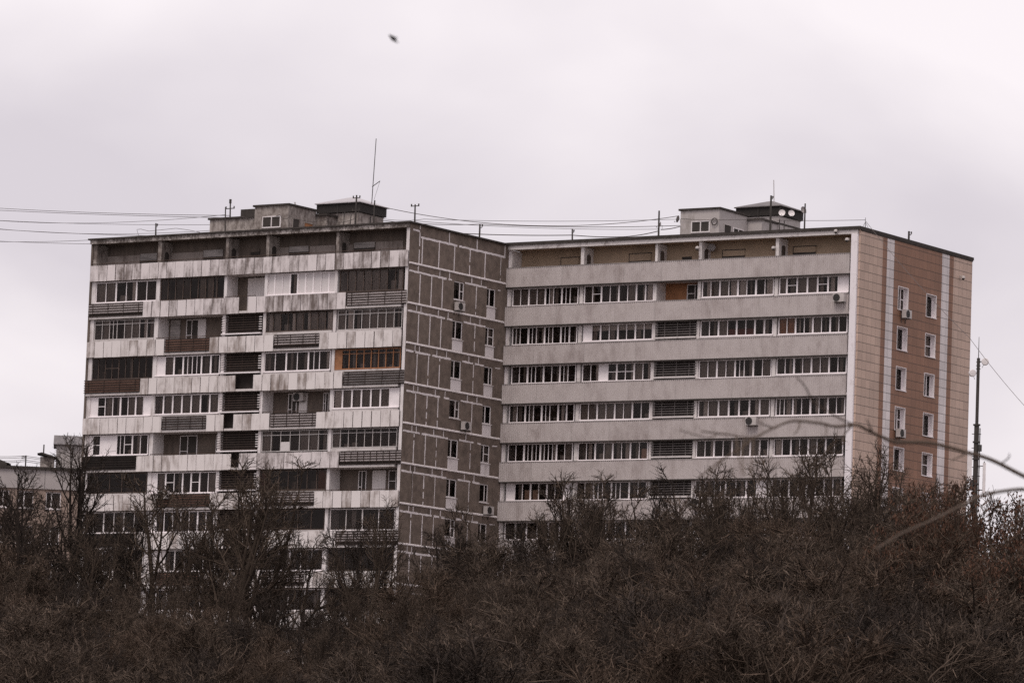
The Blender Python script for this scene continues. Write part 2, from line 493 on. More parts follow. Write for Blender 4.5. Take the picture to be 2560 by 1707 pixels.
def glaze(B, k, x0, x1, pat, style='pvc', lo=0.0, hi=0.0, zz=None, infill=True):
    """a run of loggia glazing. pattern letters are panes: o clear, c grey curtain, l pale curtain, e blind, w solid panel,
    v valance, t clear with cross bar, r red cloth low, p peach board low, q orange curtain, s sliding sash, a half curtain;
    | is a heavy mullion"""
    zt = B.zp(k) - B.ph - 0.05 - hi
    zb = B.zp(k + 1) + 0.05 + lo
    zm = (zt + zb) / 2
    u0, u1 = B.u(x0, zm), B.u(x1, zm)
    y = 0.16
    fm, tk, tn, fr = FRAME[style]
    f = MB(); gs = [MB()]; pans = []; cur = []
    toks = []
    for ch in pat:
        if ch == '|':
            if toks: toks[-1][2] = True
        elif ch.isdigit(): toks[-1][1] = int(ch) / 4.0
        else: toks.append([ch, 1.0, False])
    tot = sum(q[1] for q in toks)
    f.box(u0, u1, y, y + 0.07, zt - fr, zt)
    f.box(u0, u1, y - 0.01, y + 0.07, zb, zb + fr * 1.1)
    f.box(u0 + 0.002, u0 + fr, y, y + 0.07, zb + fr * 1.1, zt - fr)
    f.box(u1 - fr, u1 - 0.002, y, y + 0.07, zb + fr * 1.1, zt - fr)
    a = u0
    for i, (ch, wd, hv) in enumerate(toks):
        b = a + (u1 - u0) * wd / tot
        bl, br = zb + fr * 1.1, zt - fr
        if i < len(toks) - 1:
            h = (tk if hv else tn) / 2
            f.box(b - h, b + h, y + 0.003, y + 0.067, bl, br)
        if ch == 'w':
            pan = MB(); pan.box(a + 0.03, b - 0.03, y + 0.02, y + 0.05, bl, br, random.random()); pans.append((pan, 'orangewood' if style == 'wood' else 'pvc' if style == 'pvc' else 'patch'))
            gs.append(MB())
        elif ch == 'e':
            pan = MB(); pan.box(a + 0.04, b - 0.04, y + 0.055, y + 0.066, bl, br, random.random()); pans.append((pan, 'c_white'))
            gs.append(MB())
        else:
            gs[-1].quad((a, y + 0.035, bl), (b, y + 0.035, bl), (b, y + 0.035, br), (a, y + 0.035, br))
            if style == 'pvc' and hv is False and ch in 'osl' and random.random() < 0.25:
                f.box(a + 0.05, a + 0.085, y - 0.012, y + 0.03, bl + 0.01, br - 0.01)
        if ch == 's':
            f.box((a + b) / 2 - 0.02, (a + b) / 2 + 0.02, y + 0.004, y + 0.06, bl, br)
        if style in ('thin', 'wood') and ch != 'w':
            zc = bl + (br - bl) * 0.8
            f.box(a + tn / 2, b - tn / 2, y + 0.006, y + 0.06, zc - 0.02, zc + 0.02)
        elif ch == 't':
            zc = bl + (br - bl) * 0.52
            f.box(a + tn / 2, b - tn / 2, y + 0.005, y + 0.06, zc - 0.022, zc + 0.022)
        yc = y + 0.14
        def C(key):
            cur.append((key, MB())); return cur[-1][1]
        if ch == 'c': drape(C('c_grey'), a, b, yc, bl - 0.3, br)
        elif ch == 'l': drape(C('c_light'), a + 0.1, b - 0.12, yc, bl - 0.3, br)
        elif ch == 'a': drape(C('c_light'), a + (b - a) * 0.5, b - 0.02, yc, bl - 0.3, br)
        elif ch == 'q': drape(C('c_orange'), a + 0.02, b - 0.02, yc, bl - 0.3, br)
        elif ch == 'v':
            drape(C('c_light'), a, b, yc, br - (br - bl) * 0.36, br, 0.02, 0.1)
            if random.random() < 0.6: drape(C('c_grey'), a, a + (b - a) * 0.5, yc + 0.05, bl - 0.3, br)
        elif ch == 'r': C('c_red').box(a, b, yc, yc + 0.05, bl - 0.2, bl + (br - bl) * 0.42)
        elif ch == 'h': C('c_white').box(a + 0.04, b - 0.03, y - .004, y + 0.03, bl + .01, bl + (br - bl) * 0.45)
        elif ch == 'p': C('c_peach').box(a + 0.12, b, yc, yc + 0.03, bl - 0.2, bl + (br - bl) * 0.62)
        elif ch in 'ost' and style != 'shade' and random.random() < 0.45:
            c0 = a + (b - a) * random.random() * 0.5
            drape(C(random.choice(['c_grey', 'c_grey', 'c_light'])), c0, c0 + (b - a) * random.uniform(0.25, 0.5), yc + random.uniform(0, 0.3), bl - 0.3, br)
        elif ch in 'ost' and random.random() < 0.25:
            C('c_grey').box(a + 0.1, b - 0.1, yc + 0.2, yc + 0.5, bl - 0.3, bl + (br - bl) * random.uniform(0.15, 0.5))
        a = b
    o = f.build('loggia_window', MT[fm], B.root)
    for g in gs:
        if g.v: g.build('pane', MT['glass_shaded' if style == 'shade' else 'glass'], o)
    for pan, mk in pans: pan.build('infill_panel', MT[mk], o)
    for key, m in cur: m.build('curtain', MT[key], o)
    if style in ('pvc', 'old'):
        s = MB(); s.box(u0 - 0.02, u1 + 0.02, y - 0.13, y - 0.012, zb - 0.03, zb + 0.012); s.build('sill', MT[fm], o)
    if lo > 0.05 and infill:
        s = MB(); s.box(u0, u1, y - 0.1, y + 0.06, B.zp(k + 1) - 0.3, zb - 0.032, 0.3); s.build('apron', MT['slab'], o)
    return o

def open_loggia(B, k, x0, x1, items, wall='concrete_dirty'):
    """no glazing: the rear wall with a balcony door set; items are (from, to, kind) as fractions of the bay"""
    zt = B.zp(k) - B.ph; zb = B.zp(k + 1); fl = zb - 1.0
    u0, u1 = B.u(x0, (zt + zb) / 2), B.u(x1, (zt + zb) / 2)
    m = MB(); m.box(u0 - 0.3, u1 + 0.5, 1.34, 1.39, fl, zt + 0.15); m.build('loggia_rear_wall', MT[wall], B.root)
    for a, b, kind in items:
        a, b = u0 + (u1 - u0) * a, u0 + (u1 - u0) * b
        f = MB(); g = MB()
        z1 = zt - 0.1; z0 = fl + 0.05 if kind in 'dD' else fl + 0.85
        if kind in 'xX':
            f.box(a, b, 1.24, 1.338, fl + 0.03, zt - 0.1)
            f.build('door_panel', MT['slat_grey' if kind == 'x' else 'c_light'], B.root); continue
        for q in ((a, a + 0.06), (b - 0.06, b)): f.box(q[0], q[1], 1.27, 1.338, z0, z1)
        f.box(a + 0.06, b - 0.06, 1.27, 1.338, z1 - 0.06, z1); f.box(a + 0.06, b - 0.06, 1.27, 1.338, z0, z0 + 0.06)
        c = a + (b - a) * 0.45
        f.box(c - 0.03, c + 0.03, 1.272, 1.336, z0 + 0.06, z1 - 0.06)
        zc = z0 + (z1 - z0) * 0.55
        f.box(a + 0.06, c - 0.03, 1.274, 1.334, zc - 0.025, zc + 0.025)
        o = f.build('balcony_door' if kind in 'dD' else 'window', MT['oldwhite'], B.root)
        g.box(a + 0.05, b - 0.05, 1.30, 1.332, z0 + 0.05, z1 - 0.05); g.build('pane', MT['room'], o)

def lattice(B, k, x0, x1, style):
    zt = B.zp(k) - B.ph - 0.03; zb = B.zp(k + 1)
    u0, u1 = B.u(x0, (zt + zb) / 2), B.u(x1, (zt + zb) / 2)
    h = zt - zb
    s = MB()
    n = 8 if style != 'new' else 7
    if style == 'new': z_lo = zb + 0.3
    else: z_lo = zb + 0.34
    for i in range(n):
        z = z_lo + (zt - 0.06 - z_lo) * i / (n - 1)
        t = random.random()
        hw = 0.022 if style == 'new' else 0.03
        s.box(u0 + 0.05, u1 - 0.05, 0.16, 0.20, z - hw, z + hw, t)
    for i in range(3):
        c = u0 + (u1 - u0) * (0.2 + 0.3 * i)
        s.box(c - 0.02, c + 0.02, 0.2, 0.23, z_lo - 0.03, zt)
    o = s.build('slat_screen', MT['slat_metal' if style == 'new' else 'slat_dark'], B.root)
    s = MB()
    s.box(u0 + .05, u1 - .05, -0.06, 0.30, zb + 0.15, zb + 0.24)
    s.build('ledge', MT['pvc' if style != 'new' else 'fascia_new'], o)
    s = MB(); s.box(u0, u1, 0.42, 0.46, zb - 1.0, zt + 0.1); s.build('shade_backing', MT['slat_void_black' if style != 'new' else 'slat_void_black'], o)  # near-black sheet stands in for the unlit loggia behind the slats
    # short return slats along both cheeks of the bay
    for c, d in ((u0 + 0.02, 0.08), (u1 - 0.02, -0.08)):
        s = MB()
        for i in range(n - 2):
            z = z_lo + (zt - 0.06 - z_lo) * (i + 0.9) / (n - 1)
            s.box(c, c + d * 3, 0.03, 0.09, z - 0.03, z + 0.03)
        s.build('return_slat', MT['oldwhite' if style != 'new' else 'slat_metal'], o)

def parapet(B, k, x0, x1, kind, ext=0.0):
    zt = B.zp(k); zb = zt - B.ph
    zm = (zt + zb) / 2
    u0, u1 = B.u(x0, zm, -0.05), B.u(x1, zm, -0.05)
    if kind in 'pP':
        m = MB()
        n = max(1, round((u1 - u0) / 0.78))
        wdt = (u1 - u0) / n
        for i in range(n):
            a, b = u0 + i * wdt, u0 + (i + 1) * wdt
            g = random.choice([0.012, 0.016, 0.022, 0.045])
            dy = random.uniform(-0.012, 0.012)
            m.box(a + g, b - g * 0.6, -0.15 + dy, -0.11 + dy, zb + random.uniform(-0.012, 0.012), zt + ext + random.uniform(-0.012, 0.012), random.random())
        o = m.build('balcony_panel', MT['sheet_heavy' if kind == 'P' else 'sheet'], B.root)
        r = MB()
        r.box(u0 + 0.01, u1 - 0.01, -0.095, -0.06, zb + 0.04, zt - 0.04)
        r.build('seam_backing', MT['rail'], o)  # full-height dark backing sheet, shows through the gaps between panels
        return
    bar, back = {'s': ('slat_dark', 'slat_pale'), 'd': ('slat_dark', 'slat_rust'), 'k': ('slat_void_black', 'slat_void_black'),
                 'g': ('slat_dark', 'slat_grey'), 'v': ('slat_dark', 'slat_pale')}[kind]
    m = MB()
    n = 6
    for i in range(n):
        z = zb + 0.22 + (zt - zb - 0.25) * i / (n - 1)
        hw = random.uniform(0.02, 0.032)
        m.box(u0 + 0.02, u1 - 0.02, -0.15, -0.115, z - hw, z + hw, random.random())
    nb = 4 if kind != 'v' else 9
    for i in range(nb):
        c = u0 + (u1 - u0) * (0.08 + 0.84 * i / (nb - 1))
        m.box(c - 0.022, c + 0.022, -0.114, -0.09, zb + 0.16, zt)
    o = m.build('slat_railing', MT[bar], B.root)
    m = MB()
    for i in range(n - 1):
        za = zb + 0.22 + (zt - zb - 0.25) * i / (n - 1); zc = zb + 0.22 + (zt - zb - 0.25) * (i + 1) / (n - 1)
        if kind in 'sv' and i == 0 and random.random() < 0.7: continue
        m.box(u0 + 0.03, u1 - 0.03, -0.085, -0.06, za + 0.045, zc - 0.045, random.random())
    m.box(u0 + 0.03, u1 - 0.03, -0.055, -0.05, zb + .17, zt - 0.01, 0.0, 1)  # near-black sheet paints the shaded void behind the boards
    m.build('backing_board_and_void', [MT[back], MT['slat_void_black']], o)

def rail(B, k, x0, x1, dz=0.16):
    z = B.zp(k) + dz
    u0, u1 = B.u(x0, z), B.u(x1, z)
    m = MB()
    m.tube([(u0, -0.0, z), (u1, -0.0, z)], 0.022, 5)
    n = max(2, int((u1 - u0) / 2.2))
    for i in range(n + 1):
        x = u0 + 0.05 + (u1 - u0 - 0.1) * i / n
        m.tube([(x, 0, z), (x, 0, z - dz - 0.3)], 0.018, 4)
    m.build('handrail', MT['rail'], B.root)

def frame_block(B, px_pillars, m_wall, m_inner, m_pillar, m_fascia, m_back, wall_ext=0.0):
    """structure: body, slabs, roof, tech floor, cross walls"""
    H, Lf, Ls = B.H, B.Lf, B.Ls
    mb_old = m_pillar == 'oldwhite'
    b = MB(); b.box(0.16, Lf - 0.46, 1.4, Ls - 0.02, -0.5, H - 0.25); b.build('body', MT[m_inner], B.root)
    top = MB(); top.box(0.17, Lf - 0.47, 1.33, 1.385, B.zp(0) - 1.0, H - 0.36); top.build('technical_floor_wall', MT[m_back], B.root)
    r = MB(); r.box(-0.12, Lf + 0.22, -0.28, Ls + 0.1, H - 0.11, H + (0 if mb_old else .1)); r.build('roof', MT['bitumen'], B.root)
    fz = MB(); fz.box(0.01, Lf - 0.02, -0.16, 0.2, H - 0.40, H - 0.112); fz.build('roof_fascia', MT[m_fascia], B.root)
    c = MB(); c.box(0.2, Lf - 0.47, 0.2, 1.39, H - 0.36, H - 0.113); c.build('roof_soffit', MT[m_back], B.root)
    e = MB(); e.box(0.0, 0.155, 0.0, Ls, -0.5, H - 0.405); e.build('end_wall', MT[m_wall], B.root)
    for k in range(12):
        z = B.zp(k) - B.ph + 0.17
        s = MB(); s.box(0.16, Lf - 0.47, -0.08 if mb_old else -0.15, 1.397, z - 0.16, z); s.build('floor_slab', MT['slab'], B.root)
    zm = B.zp(0) + 0.9
    for px0, px1 in px_pillars:
        u0, u1 = B.u(px0, zm), B.u(px1, zm)
        s = MB()
        zs = [-0.5] + sorted([B.zp(k) - B.ph + 0.17 for k in range(12)] + [B.zp(k) - B.ph + 0.01 for k in range(12)]) + [H - 0.405]
        for i in range(0, len(zs) - 1, 2):
            s.box(u0, u1, 0.09, 1.396, zs[i] + 0.002, zs[i + 1] - 0.002, random.random(), 1 if i >= len(zs) - 2 else 0)
        s.build('cross_wall', [MT[m_pillar], MT['concrete_grey' if mb_old else m_pillar]], B.root)

# ------------------------------------------------------------------ LEFT BLOCK
LB = Block('apartment_block', (-7.26, 321.8), -0.5927, 27.95, 11.87, 44.1, 1.973, 1.13,
           'weathered twelve-storey block with stained balcony panels and brown gable, left of the grey-banded block')
frame_block(LB, [(229, 241), (393, 402), (563, 570), (664, 671), (839, 846)], 'concrete_dirty', 'loggia_wall', 'oldwhite', 'fascia_old', 'concrete_dirty')
# right corner pillar of the front, a little proud
p = MB()
zz = -0.5
u_p = LB.u(1007, 30.0)
for k in range(12, -1, -1):
    zt_ = (LB.zp(k) - LB.ph + 0.0) if k > 0 else LB.H - 0.41
    p.box(u_p, LB.Lf - 0.012, -0.02, 0.32, zz + 0.004, LB.H - 0.41 if k == 0 else zt_, random.random()); zz = zt_
p.build('corner_pillar', MT['oldwhite'], LB.root)
ROWS_L = [
    # parapet pieces of floor k, then glazing of the bays below it
    ([(227, 1022, 'P')],
     [('g', 236, 389, 'cc|oa|oo', 'pvc'), ('g', 398, 558, 'ooccolll2o', 'shade'), ('o', 565, 658, [(0.3, 0.85, 'X')], 'concrete_dirty'), ('g', 664, 838, 'e|ee|o|e|e|ee|e', 'pvc'), ('g', 846, 1005, 'occcccoo', 'dark')]),
    ([(222, 358, 's'), (359, 599, 'P'), (621, 866, 'P'), (868, 1017, 's')],
     [('g', 233, 383, 'ocsoccao', 'thin', .1), ('o', 392, 532, [(0.05, 0.22, 'x'), (0.33, 0.55, 'd'), (0.55, 0.68, 'X')], 'concrete_dirty'), ('l', 553, 654), ('g', 661, 829, 'ocoacaccl', 'dark', .18), ('g', 841, 1002, 'cl|occcco', 'thin', .12)]),
    ([(217, 412, 'p'), (413, 524, 'd'), (525, 685, 'p'), (686, 799, 's'), (800, 1006, 'p')],
     [('g', 226, 378, 'oott|oa|ooo', 'shade'), ('g', 386, 546, 'w|c|o|ss|o|o', 'pvc', .1), ('l', 550, 652), ('g', 657, 823, 'oo|oo|so', 'pvc', .12), ('g', 833, 998, 'wtottotto', 'wood', .12)]),
    ([(211, 350, 'd'), (351, 590, 'p'), (634, 858, 'p'), (859, 1011, 'g')],
     [('g', 221, 374, 'w|tco|oc|cw', 'pvc', .06), ('g', 382, 544, 'o|c|c|c|c|o|c', 'pvc', .1), ('l', 547, 650), ('o', 655, 821, [(0.23, 0.36, 'd'), (0.4, 0.52, 'X'), (0.76, 0.84, 'w'), (0.84, 0.99, 'x')], 'concrete_dirty'), ('g', 829, 995, 'l|c|c|c|c|c|w', 'pvc', .16)]),
    ([(208, 405, 'p'), (406, 516, 'g'), (517, 561, 'p'), (585, 675, 'p'), (676, 791, 's'), (792, 1000, 'p')],
     [('g', 208, 367, 'w|t|ww|st|oo', 'pvc', .04), ('o', 377, 538, [(0.28, 0.55, 'd'), (0.84, 0.96, 'w')], 'concrete_dirty'), ('l', 541, 645), ('g', 651, 816, 'cohocco', 'thin', .05), ('g', 827, 989, 'cttootto', 'thin', .2)]),
    ([(204, 341, 'k'), (342, 579, 'p'), (598, 849, 'P'), (850, 1003, 'v')],
     [('g', 209, 363, 'ooooo', 'shade', .1), ('g', 368, 538, 'wc|to|o|t|oc', 'pvc'), ('l', 539, 641), ('g', 646, 812, 'qoooooq', 'shade', .1), ('o', 823, 987, [(0.28, 0.4, 'd'), (0.5, 0.7, 'X'), (0.74, 0.99, 'w')], 'concrete_dirty')]),
    ([(200, 394, 'p'), (395, 525, 'd'), (526, 663, 'p'), (664, 785, 's'), (786, 998, 'p')],
     [('g', 205, 357, 'oo|oo|oo', 'old'), ('g', 365, 532, 'w|oo|ooo|oo', 'pvc'), ('l', 535, 637), ('g', 641, 808, 'ooooo', 'shade', .1), ('g', 821, 984, 'oo|oo', 'old')]),
    ([(197, 334, 'k'), (335, 560, 'p'), (592, 840, 'p'), (841, 996, 'v')],
     [('g', 201, 354, 'ooo|ooo', 'old'), ('g', 362, 528, 'wwo|oo|oo', 'old'), ('l', 532, 633), ('g', 637, 804, 'ooo|ooo', 'pvc'), ('g', 818, 980, 'oooo', 'shade')]),
    ([(195, 390, 'p'), (391, 498, 'd'), (499, 655, 'p'), (656, 760, 's'), (761, 992, 'p')],
     [('g', 198, 350, 'oo|oo', 'old'), ('g', 358, 524, 'oo|oo|oo', 'pvc'), ('l', 528, 630), ('g', 633, 800, 'oooo', 'old'), ('g', 815, 978, 'oooo', 'shade')]),
    ([(191, 330, 'd'), (331, 640, 'p'), (641, 988, 'p')],
     [('g', 195, 347, 'oo|oo', 'old'), ('g', 355, 520, 'oo|oo|oo', 'pvc'), ('g', 630, 796, 'oooo', 'old'), ('g', 812, 974, 'oo|oo', 'pvc')]),
    ([(188, 984, 'p')], [('g', 192, 343, 'oo|oo', 'old'), ('g', 350, 790, 'oo|oo|oo|oo', 'pvc')]),
]
def rows(B, table, new=False):
    for k, (pars, bays) in enumerate(table):
        for q in pars: parapet(B, k, *q)
        for q in bays:
            if q[0] == 'g': glaze(B, k, q[1], q[2], q[3], q[4], q[5] if len(q) > 5 else 0.0)
            elif q[0] == 'o': open_loggia(B, k, q[1], q[2], q[3], q[4])
            else: lattice(B, k, q[1], q[2], 'new' if new else 'old')
rows(LB, ROWS_L)
rail(LB, 0, 229, 1020, 0.15); rail(LB, 2, 390, 545, 0.12); rail(LB, 1, 563, 640, 0.1); rail(LB, 4, 655, 825, 0.12); rail(LB, 5, 375, 545, 0.1); rail(LB, 6, 645, 985, 0.1)

def tech_doors(B, spans, mp, label=None):
    zt = B.zp(0)
    for x0, x1, y0, y1, kind in spans:
        z1 = B.hit((x0 + x1) / 2, y0, 1.3)[1]; z0 = B.hit((x0 + x1) / 2, y1, 1.3)[1]
        a, b = B.u(x0, z1, 1.3), B.u(x1, z1, 1.3)
        m = MB(); m.box(a, b, 1.26, 1.328, z0, z1); o = m.build('lintel_panel', MT[mp], B.root)
        m = MB()
        if kind == 'f':
            m.box(a - 0.05, a - 0.002, 1.25, 1.329, z0 - 0.25, z1 + 0.06); m.box(a - 0.002, b + 0.05, 1.25, 1.329, z1 + 0.002, z1 + 0.06)
        m.box(a, b, 1.27, 1.327, z0 - 0.2, z0 - 0.002); m.build('dark_slot', MT['room'], o)
tech_doors(LB, [(352, 393, 634, 651, 'p'), (510, 558, 625, 642, 'p'), (724, 772, 616, 630, 'p'), (886, 938, 606, 620, 'p')], 'slat_grey')
tech_doors(LB, [(628, 650, 622, 630, 'p')], 'concrete_dirty')
# lower half of the technical floor wall is a paler panel course
for a, b in ((256, 350), (424, 508), (690, 722), (775, 838), (940, 1008), (872, 884)):
    z1 = LB.zp(0) + 0.85
    m = MB(); m.box(LB.u(a, z1, 1.3), LB.u(b, z1, 1.3), 1.30, 1.329, LB.zp(0) - 0.6, z1 + random.uniform(-0.03, 0.05), random.random())
    m.build('panel_course', MT['course'], LB.root)
# arched openings in the cross walls of the technical floor: flat dark plates on the visible face paint their shade
def arches(B, pxs, pale):
    for px in pxs:
        zt = B.zp(0) + 0.9
        u = B.u(px, zt)
        m = MB()
        pts = [(0.45, zt - 1.6), (0.95, zt - 1.6), (0.95, zt - 0.22), (0.88, zt - 0.08), (0.7, zt - 0.02), (0.52, zt - 0.08), (0.45, zt - 0.22)]
        m.prism(pts, 'x', u, u + 0.012)
        m.build('niche_shade', MT['room' if not pale else 'loggia_wall'], B.root)
arches(LB, [402, 570, 671, 846], False)

# ---- brown gable with white sealed joints
Lf, Ls, H = LB.Lf, LB.Ls, LB.H
holes = []
for k in range(12):
    zl = H - 2.83 - 2.75 * k
    for a, b in ((0.467, 0.575), (0.812, 0.905)):
        if zl - 1.86 > 0.2: holes.append((a * Ls, b * Ls, zl - 1.86, zl - 0.56))
g = MB()
PL = lambda d: (lambda b, dep, z: (Lf + d - dep, b, z))
holed(g, 0.0, Ls, -0.5, H - 0.112, holes, PL(0.0), 0.22)
g.quad((Lf - 0.455, 0.33, -0.5), (Lf - 0.01, 0.33, -0.5), (Lf - 0.01, 0.33, H - 0.12), (Lf - 0.455, 0.33, H - 0.12))
g.build('gable_wall', MT['pebble'], LB.root)
g = MB(); g.box(Lf - 0.4, Lf - 0.004, Ls + .002, Ls + .5, -.5, H - .112); g.build('gable_return', MT['pebble'], LB.root)
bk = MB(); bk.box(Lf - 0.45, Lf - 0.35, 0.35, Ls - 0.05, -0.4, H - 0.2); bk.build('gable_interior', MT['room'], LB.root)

def strip(mb, pts, wid, x, ragged=0.35):
    ragged *= .5
    """ragged sealant line along pts (t, z) on the gable, built as short overlapping-free pieces"""
    for (a, za), (b, zb) in zip(pts[:-1], pts[1:]):
        n = max(1, int(math.hypot(b - a, zb - za) / 0.22))
        horiz = abs(b - a) > abs(zb - za)
        wid = wid * 1.1 if a == pts[0][0] and za == pts[0][1] else wid
        w0 = wid * (1 + random.uniform(-ragged, ragged)); off0 = random.uniform(-1, 1) * wid * 0.2
        for i in range(n):
            w1 = wid * (1 + random.uniform(-ragged, ragged)); off1 = random.uniform(-1, 1) * wid * 0.25
            p0 = (a + (b - a) * i / n, za + (zb - za) * i / n); p1 = (a + (b - a) * (i + 1) / n, za + (zb - za) * (i + 1) / n)
            if random.random() > 0.03 + ragged * 0.12:
                if horiz: q = [(p0[0], p0[1] + off0 - w0), (p1[0], p1[1] + off1 - w1), (p1[0], p1[1] + off1 + w1), (p0[0], p0[1] + off0 + w0)]
                else: q = [(p0[0] + off0 - w0, p0[1]), (p0[0] + off0 + w0, p0[1]), (p1[0] + off1 + w1, p1[1]), (p1[0] + off1 - w1, p1[1])]
                mb.quad(*[(x, t_, z_) for t_, z_ in q])
            w0, off0 = w1, off1
sl = MB()
F = lambda f: f * Ls
strip(sl, [(F(.01), H - .5), (F(.1), H - .52)], .055, Lf + .004)
strip(sl, [(F(.1), H - .13), (F(.1), H - 2.75)], .05, Lf + .005, .25)
strip(sl, [(F(.11), H - .92), (F(.99), H - .95)], .065, Lf + .006, .25)
for f_ in (.40, .69, .985): strip(sl, [(F(f_), H - .13), (F(f_), H - .88)], .05, Lf + .004, .25)
for f_ in (.13, .30, .46, .62, .78, .945): strip(sl, [(F(f_), H - .98), (F(f_), H - 2.76)], .05 if f_ < .9 else .03, Lf + .004, .25)
lg = MB()
for k in range(11):
    zl = H - 2.83 - 2.75 * k
    lg.prism([(Lf + 0.001, zl - 0.07), (Lf + 0.07, zl - 0.05), (Lf + 0.07, zl + 0.03), (Lf + 0.001, zl + 0.08)], 'y', 0.02, Ls - 0.02)
    z2 = zl - 0.57
    for f_ in (.096, .14, .317, .417, .648, .748): strip(sl, [(F(f_), zl - .1), (F(f_), z2 + .07)], .04, Lf + .004, .5)
    strip(sl, [(F(.005), z2 + .04), (F(.463), z2)], .06, Lf + .006, .5)
    strip(sl, [(F(.58), z2 + .02), (F(.808), z2)], .055, Lf + .006, .6)
    if k % 2 == 0: strip(sl, [(F(.925), z2), (F(.98), z2 + .02)], .035, Lf + .006, .6)
    rg = .25 + .05 * k
    for f_ in (.12, .236): strip(sl, [(F(f_), z2 - .07), (F(f_), zl - 2.66)], .05, Lf + .004, rg)
    strip(sl, [(F(.349), z2 - .07), (F(.349), zl - 2.66)], .05 if k < 4 else .03, Lf + .004, rg)
    strip(sl, [(F(.70), z2 - .07), (F(.70), zl - 2.66)], .045 if k < 2 else .035, Lf + .004, rg + .1)
lg.build('floor_ledge', MT['sealant'], LB.root)
sl.build('sealed_joint', MT['sealant'], LB.root)

def gable_windows(B, cols, zl0, dep, Xw, white_panel, skip_panel=(), frame='oldwhite'):
    for k in range(12):
        for ci, (a, b, top, bot) in enumerate(cols):
            a_, b_ = a * B.Ls, b * B.Ls
            zt = zl0 - 2.75 * k - top; zb = zl0 - 2.75 * k - bot
            if zb < 0.2: continue
            x = Xw - dep
            f = MB()
            f.box(x, x + 0.06, a_ + 0.005, a_ + 0.09, zb, zt); f.box(x, x + 0.06, b_ - 0.09, b_ - 0.005, zb, zt)
            f.box(x, x + 0.06, a_ + 0.09, b_ - 0.09, zt - 0.08, zt); f.box(x, x + 0.06, a_ + 0.09, b_ - 0.09, zb, zb + 0.08)
            c = a_ + (b_ - a_) * (0.36 if (k + ci) % 3 else 0.62)
            f.box(x + 0.002, x + 0.058, c - 0.04, c + 0.04, zb + 0.08, zt - 0.08)
            if (k * 2 + ci) % 3 == 0:
                zc = (zt + zb) / 2; f.box(x + 0.004, x + 0.055, min(c + .04, b_ - .1), b_ - 0.09, zc - 0.03, zc + 0.03)
            o = f.build('gable_window', MT[frame], B.root)
            q = MB(); q.quad((x + 0.03, a_ + .05, zb + .05), (x + 0.03, b_ - .05, zb + .05), (x + 0.03, b_ - .05, zt - .05), (x + 0.03, a_ + .05, zt - .05))
            q.build('pane', MT['glass'], o)
            if (k + 2 * ci) % 3 == 0:
                cm = MB(); n = 8
                for i in range(n):
                    t0 = c + (b_ - c) * i / n; t1 = c + (b_ - c) * (i + 1) / n
                    cm.quad((x - .1 + .02 * (i % 2), t0, zb), (x - .1 + .02 * ((i + 1) % 2), t1, zb), (x - .1 + .02 * ((i + 1) % 2), t1, zt), (x - .1 + .02 * (i % 2), t0, zt))
                cm.build('curtain', MT['c_grey'], o)
            s = MB(); s.box(x + 0.062, Xw + 0.07, a_ - 0.04, b_ + 0.04, zb - 0.05, zb - 0.002); s.build('sill', MT[frame], o)
            if white_panel and (k, ci) not in skip_panel:
                w_ = MB(); w_.box(Xw + 0.002, Xw + 0.02, a_ + 0.02, b_ - 0.02, zb - 0.80, zb - 0.07, random.random())
                w_.build('under_window_panel', MT['patch'], o)
gable_windows(LB, [(0.467, 0.575, 0.56, 1.86), (0.812, 0.905, 0.56, 1.86)], H - 2.83, 0.12, Lf, True, ((0, 0), (3, 0), (5, 1)))

# ---- roof cabins
def cabin(B, name, x0, x1, y0, y1, z1, mw, mroof='bitumen', over=0.12, wins=()):
    m = MB(); m.box(x0, x1, y0, y1, B.H + 0.002, z1); o = m.build(name, MT[mw], B.root)
    m = MB(); m.box(x0 - over, x1 + over, y0 - over, y1 + over, z1 + 0.001, z1 + 0.13); m.build('cabin_roof', MT[mroof], o)
    for face, a, b, c, d, kind in wins:
        f = MB(); g = MB()
        if face == 'f':
            f.box(a - .08, a, y0 - .05, y0 - .002, c - .08, d + .08); f.box(b, b + .08, y0 - .05, y0 - .002, c - .08, d + .08)
            f.box(a, b, y0 - .05, y0 - .002, d, d + .08); f.box(a, b, y0 - .05, y0 - .002, c - .08, c)
            if kind == 'w': f.box((a + b) / 2 - .04, (a + b) / 2 + .04, y0 - .045, y0 - .004, c, d)
            g.box(a + .001, b - .001, y0 - .02, y0 - .003, c + .001, d - .001)
        else:
            f.box(x1 + .002, x1 + .05, a - .08, a, c - .08, d + .08); f.box(x1 + .002, x1 + .05, b, b + .08, c - .08, d + .08)
            f.box(x1 + .002, x1 + .05, a, b, d, d + .08); f.box(x1 + .002, x1 + .05, a, b, c - .08, c)
            if kind == 'w': f.box(x1 + .004, x1 + .045, (a + b) / 2 - .04, (a + b) / 2 + .04, c, d)
            g.box(x1 + .003, x1 + .02, a + .001, b - .001, c + .001, d - .001)
        q = f.build('cabin_window', MT['oldwhite' if kind == 'w' else mw], o)
        g.build('pane', MT['room' if kind != 'o' else 'orangewood'], q)
    return o

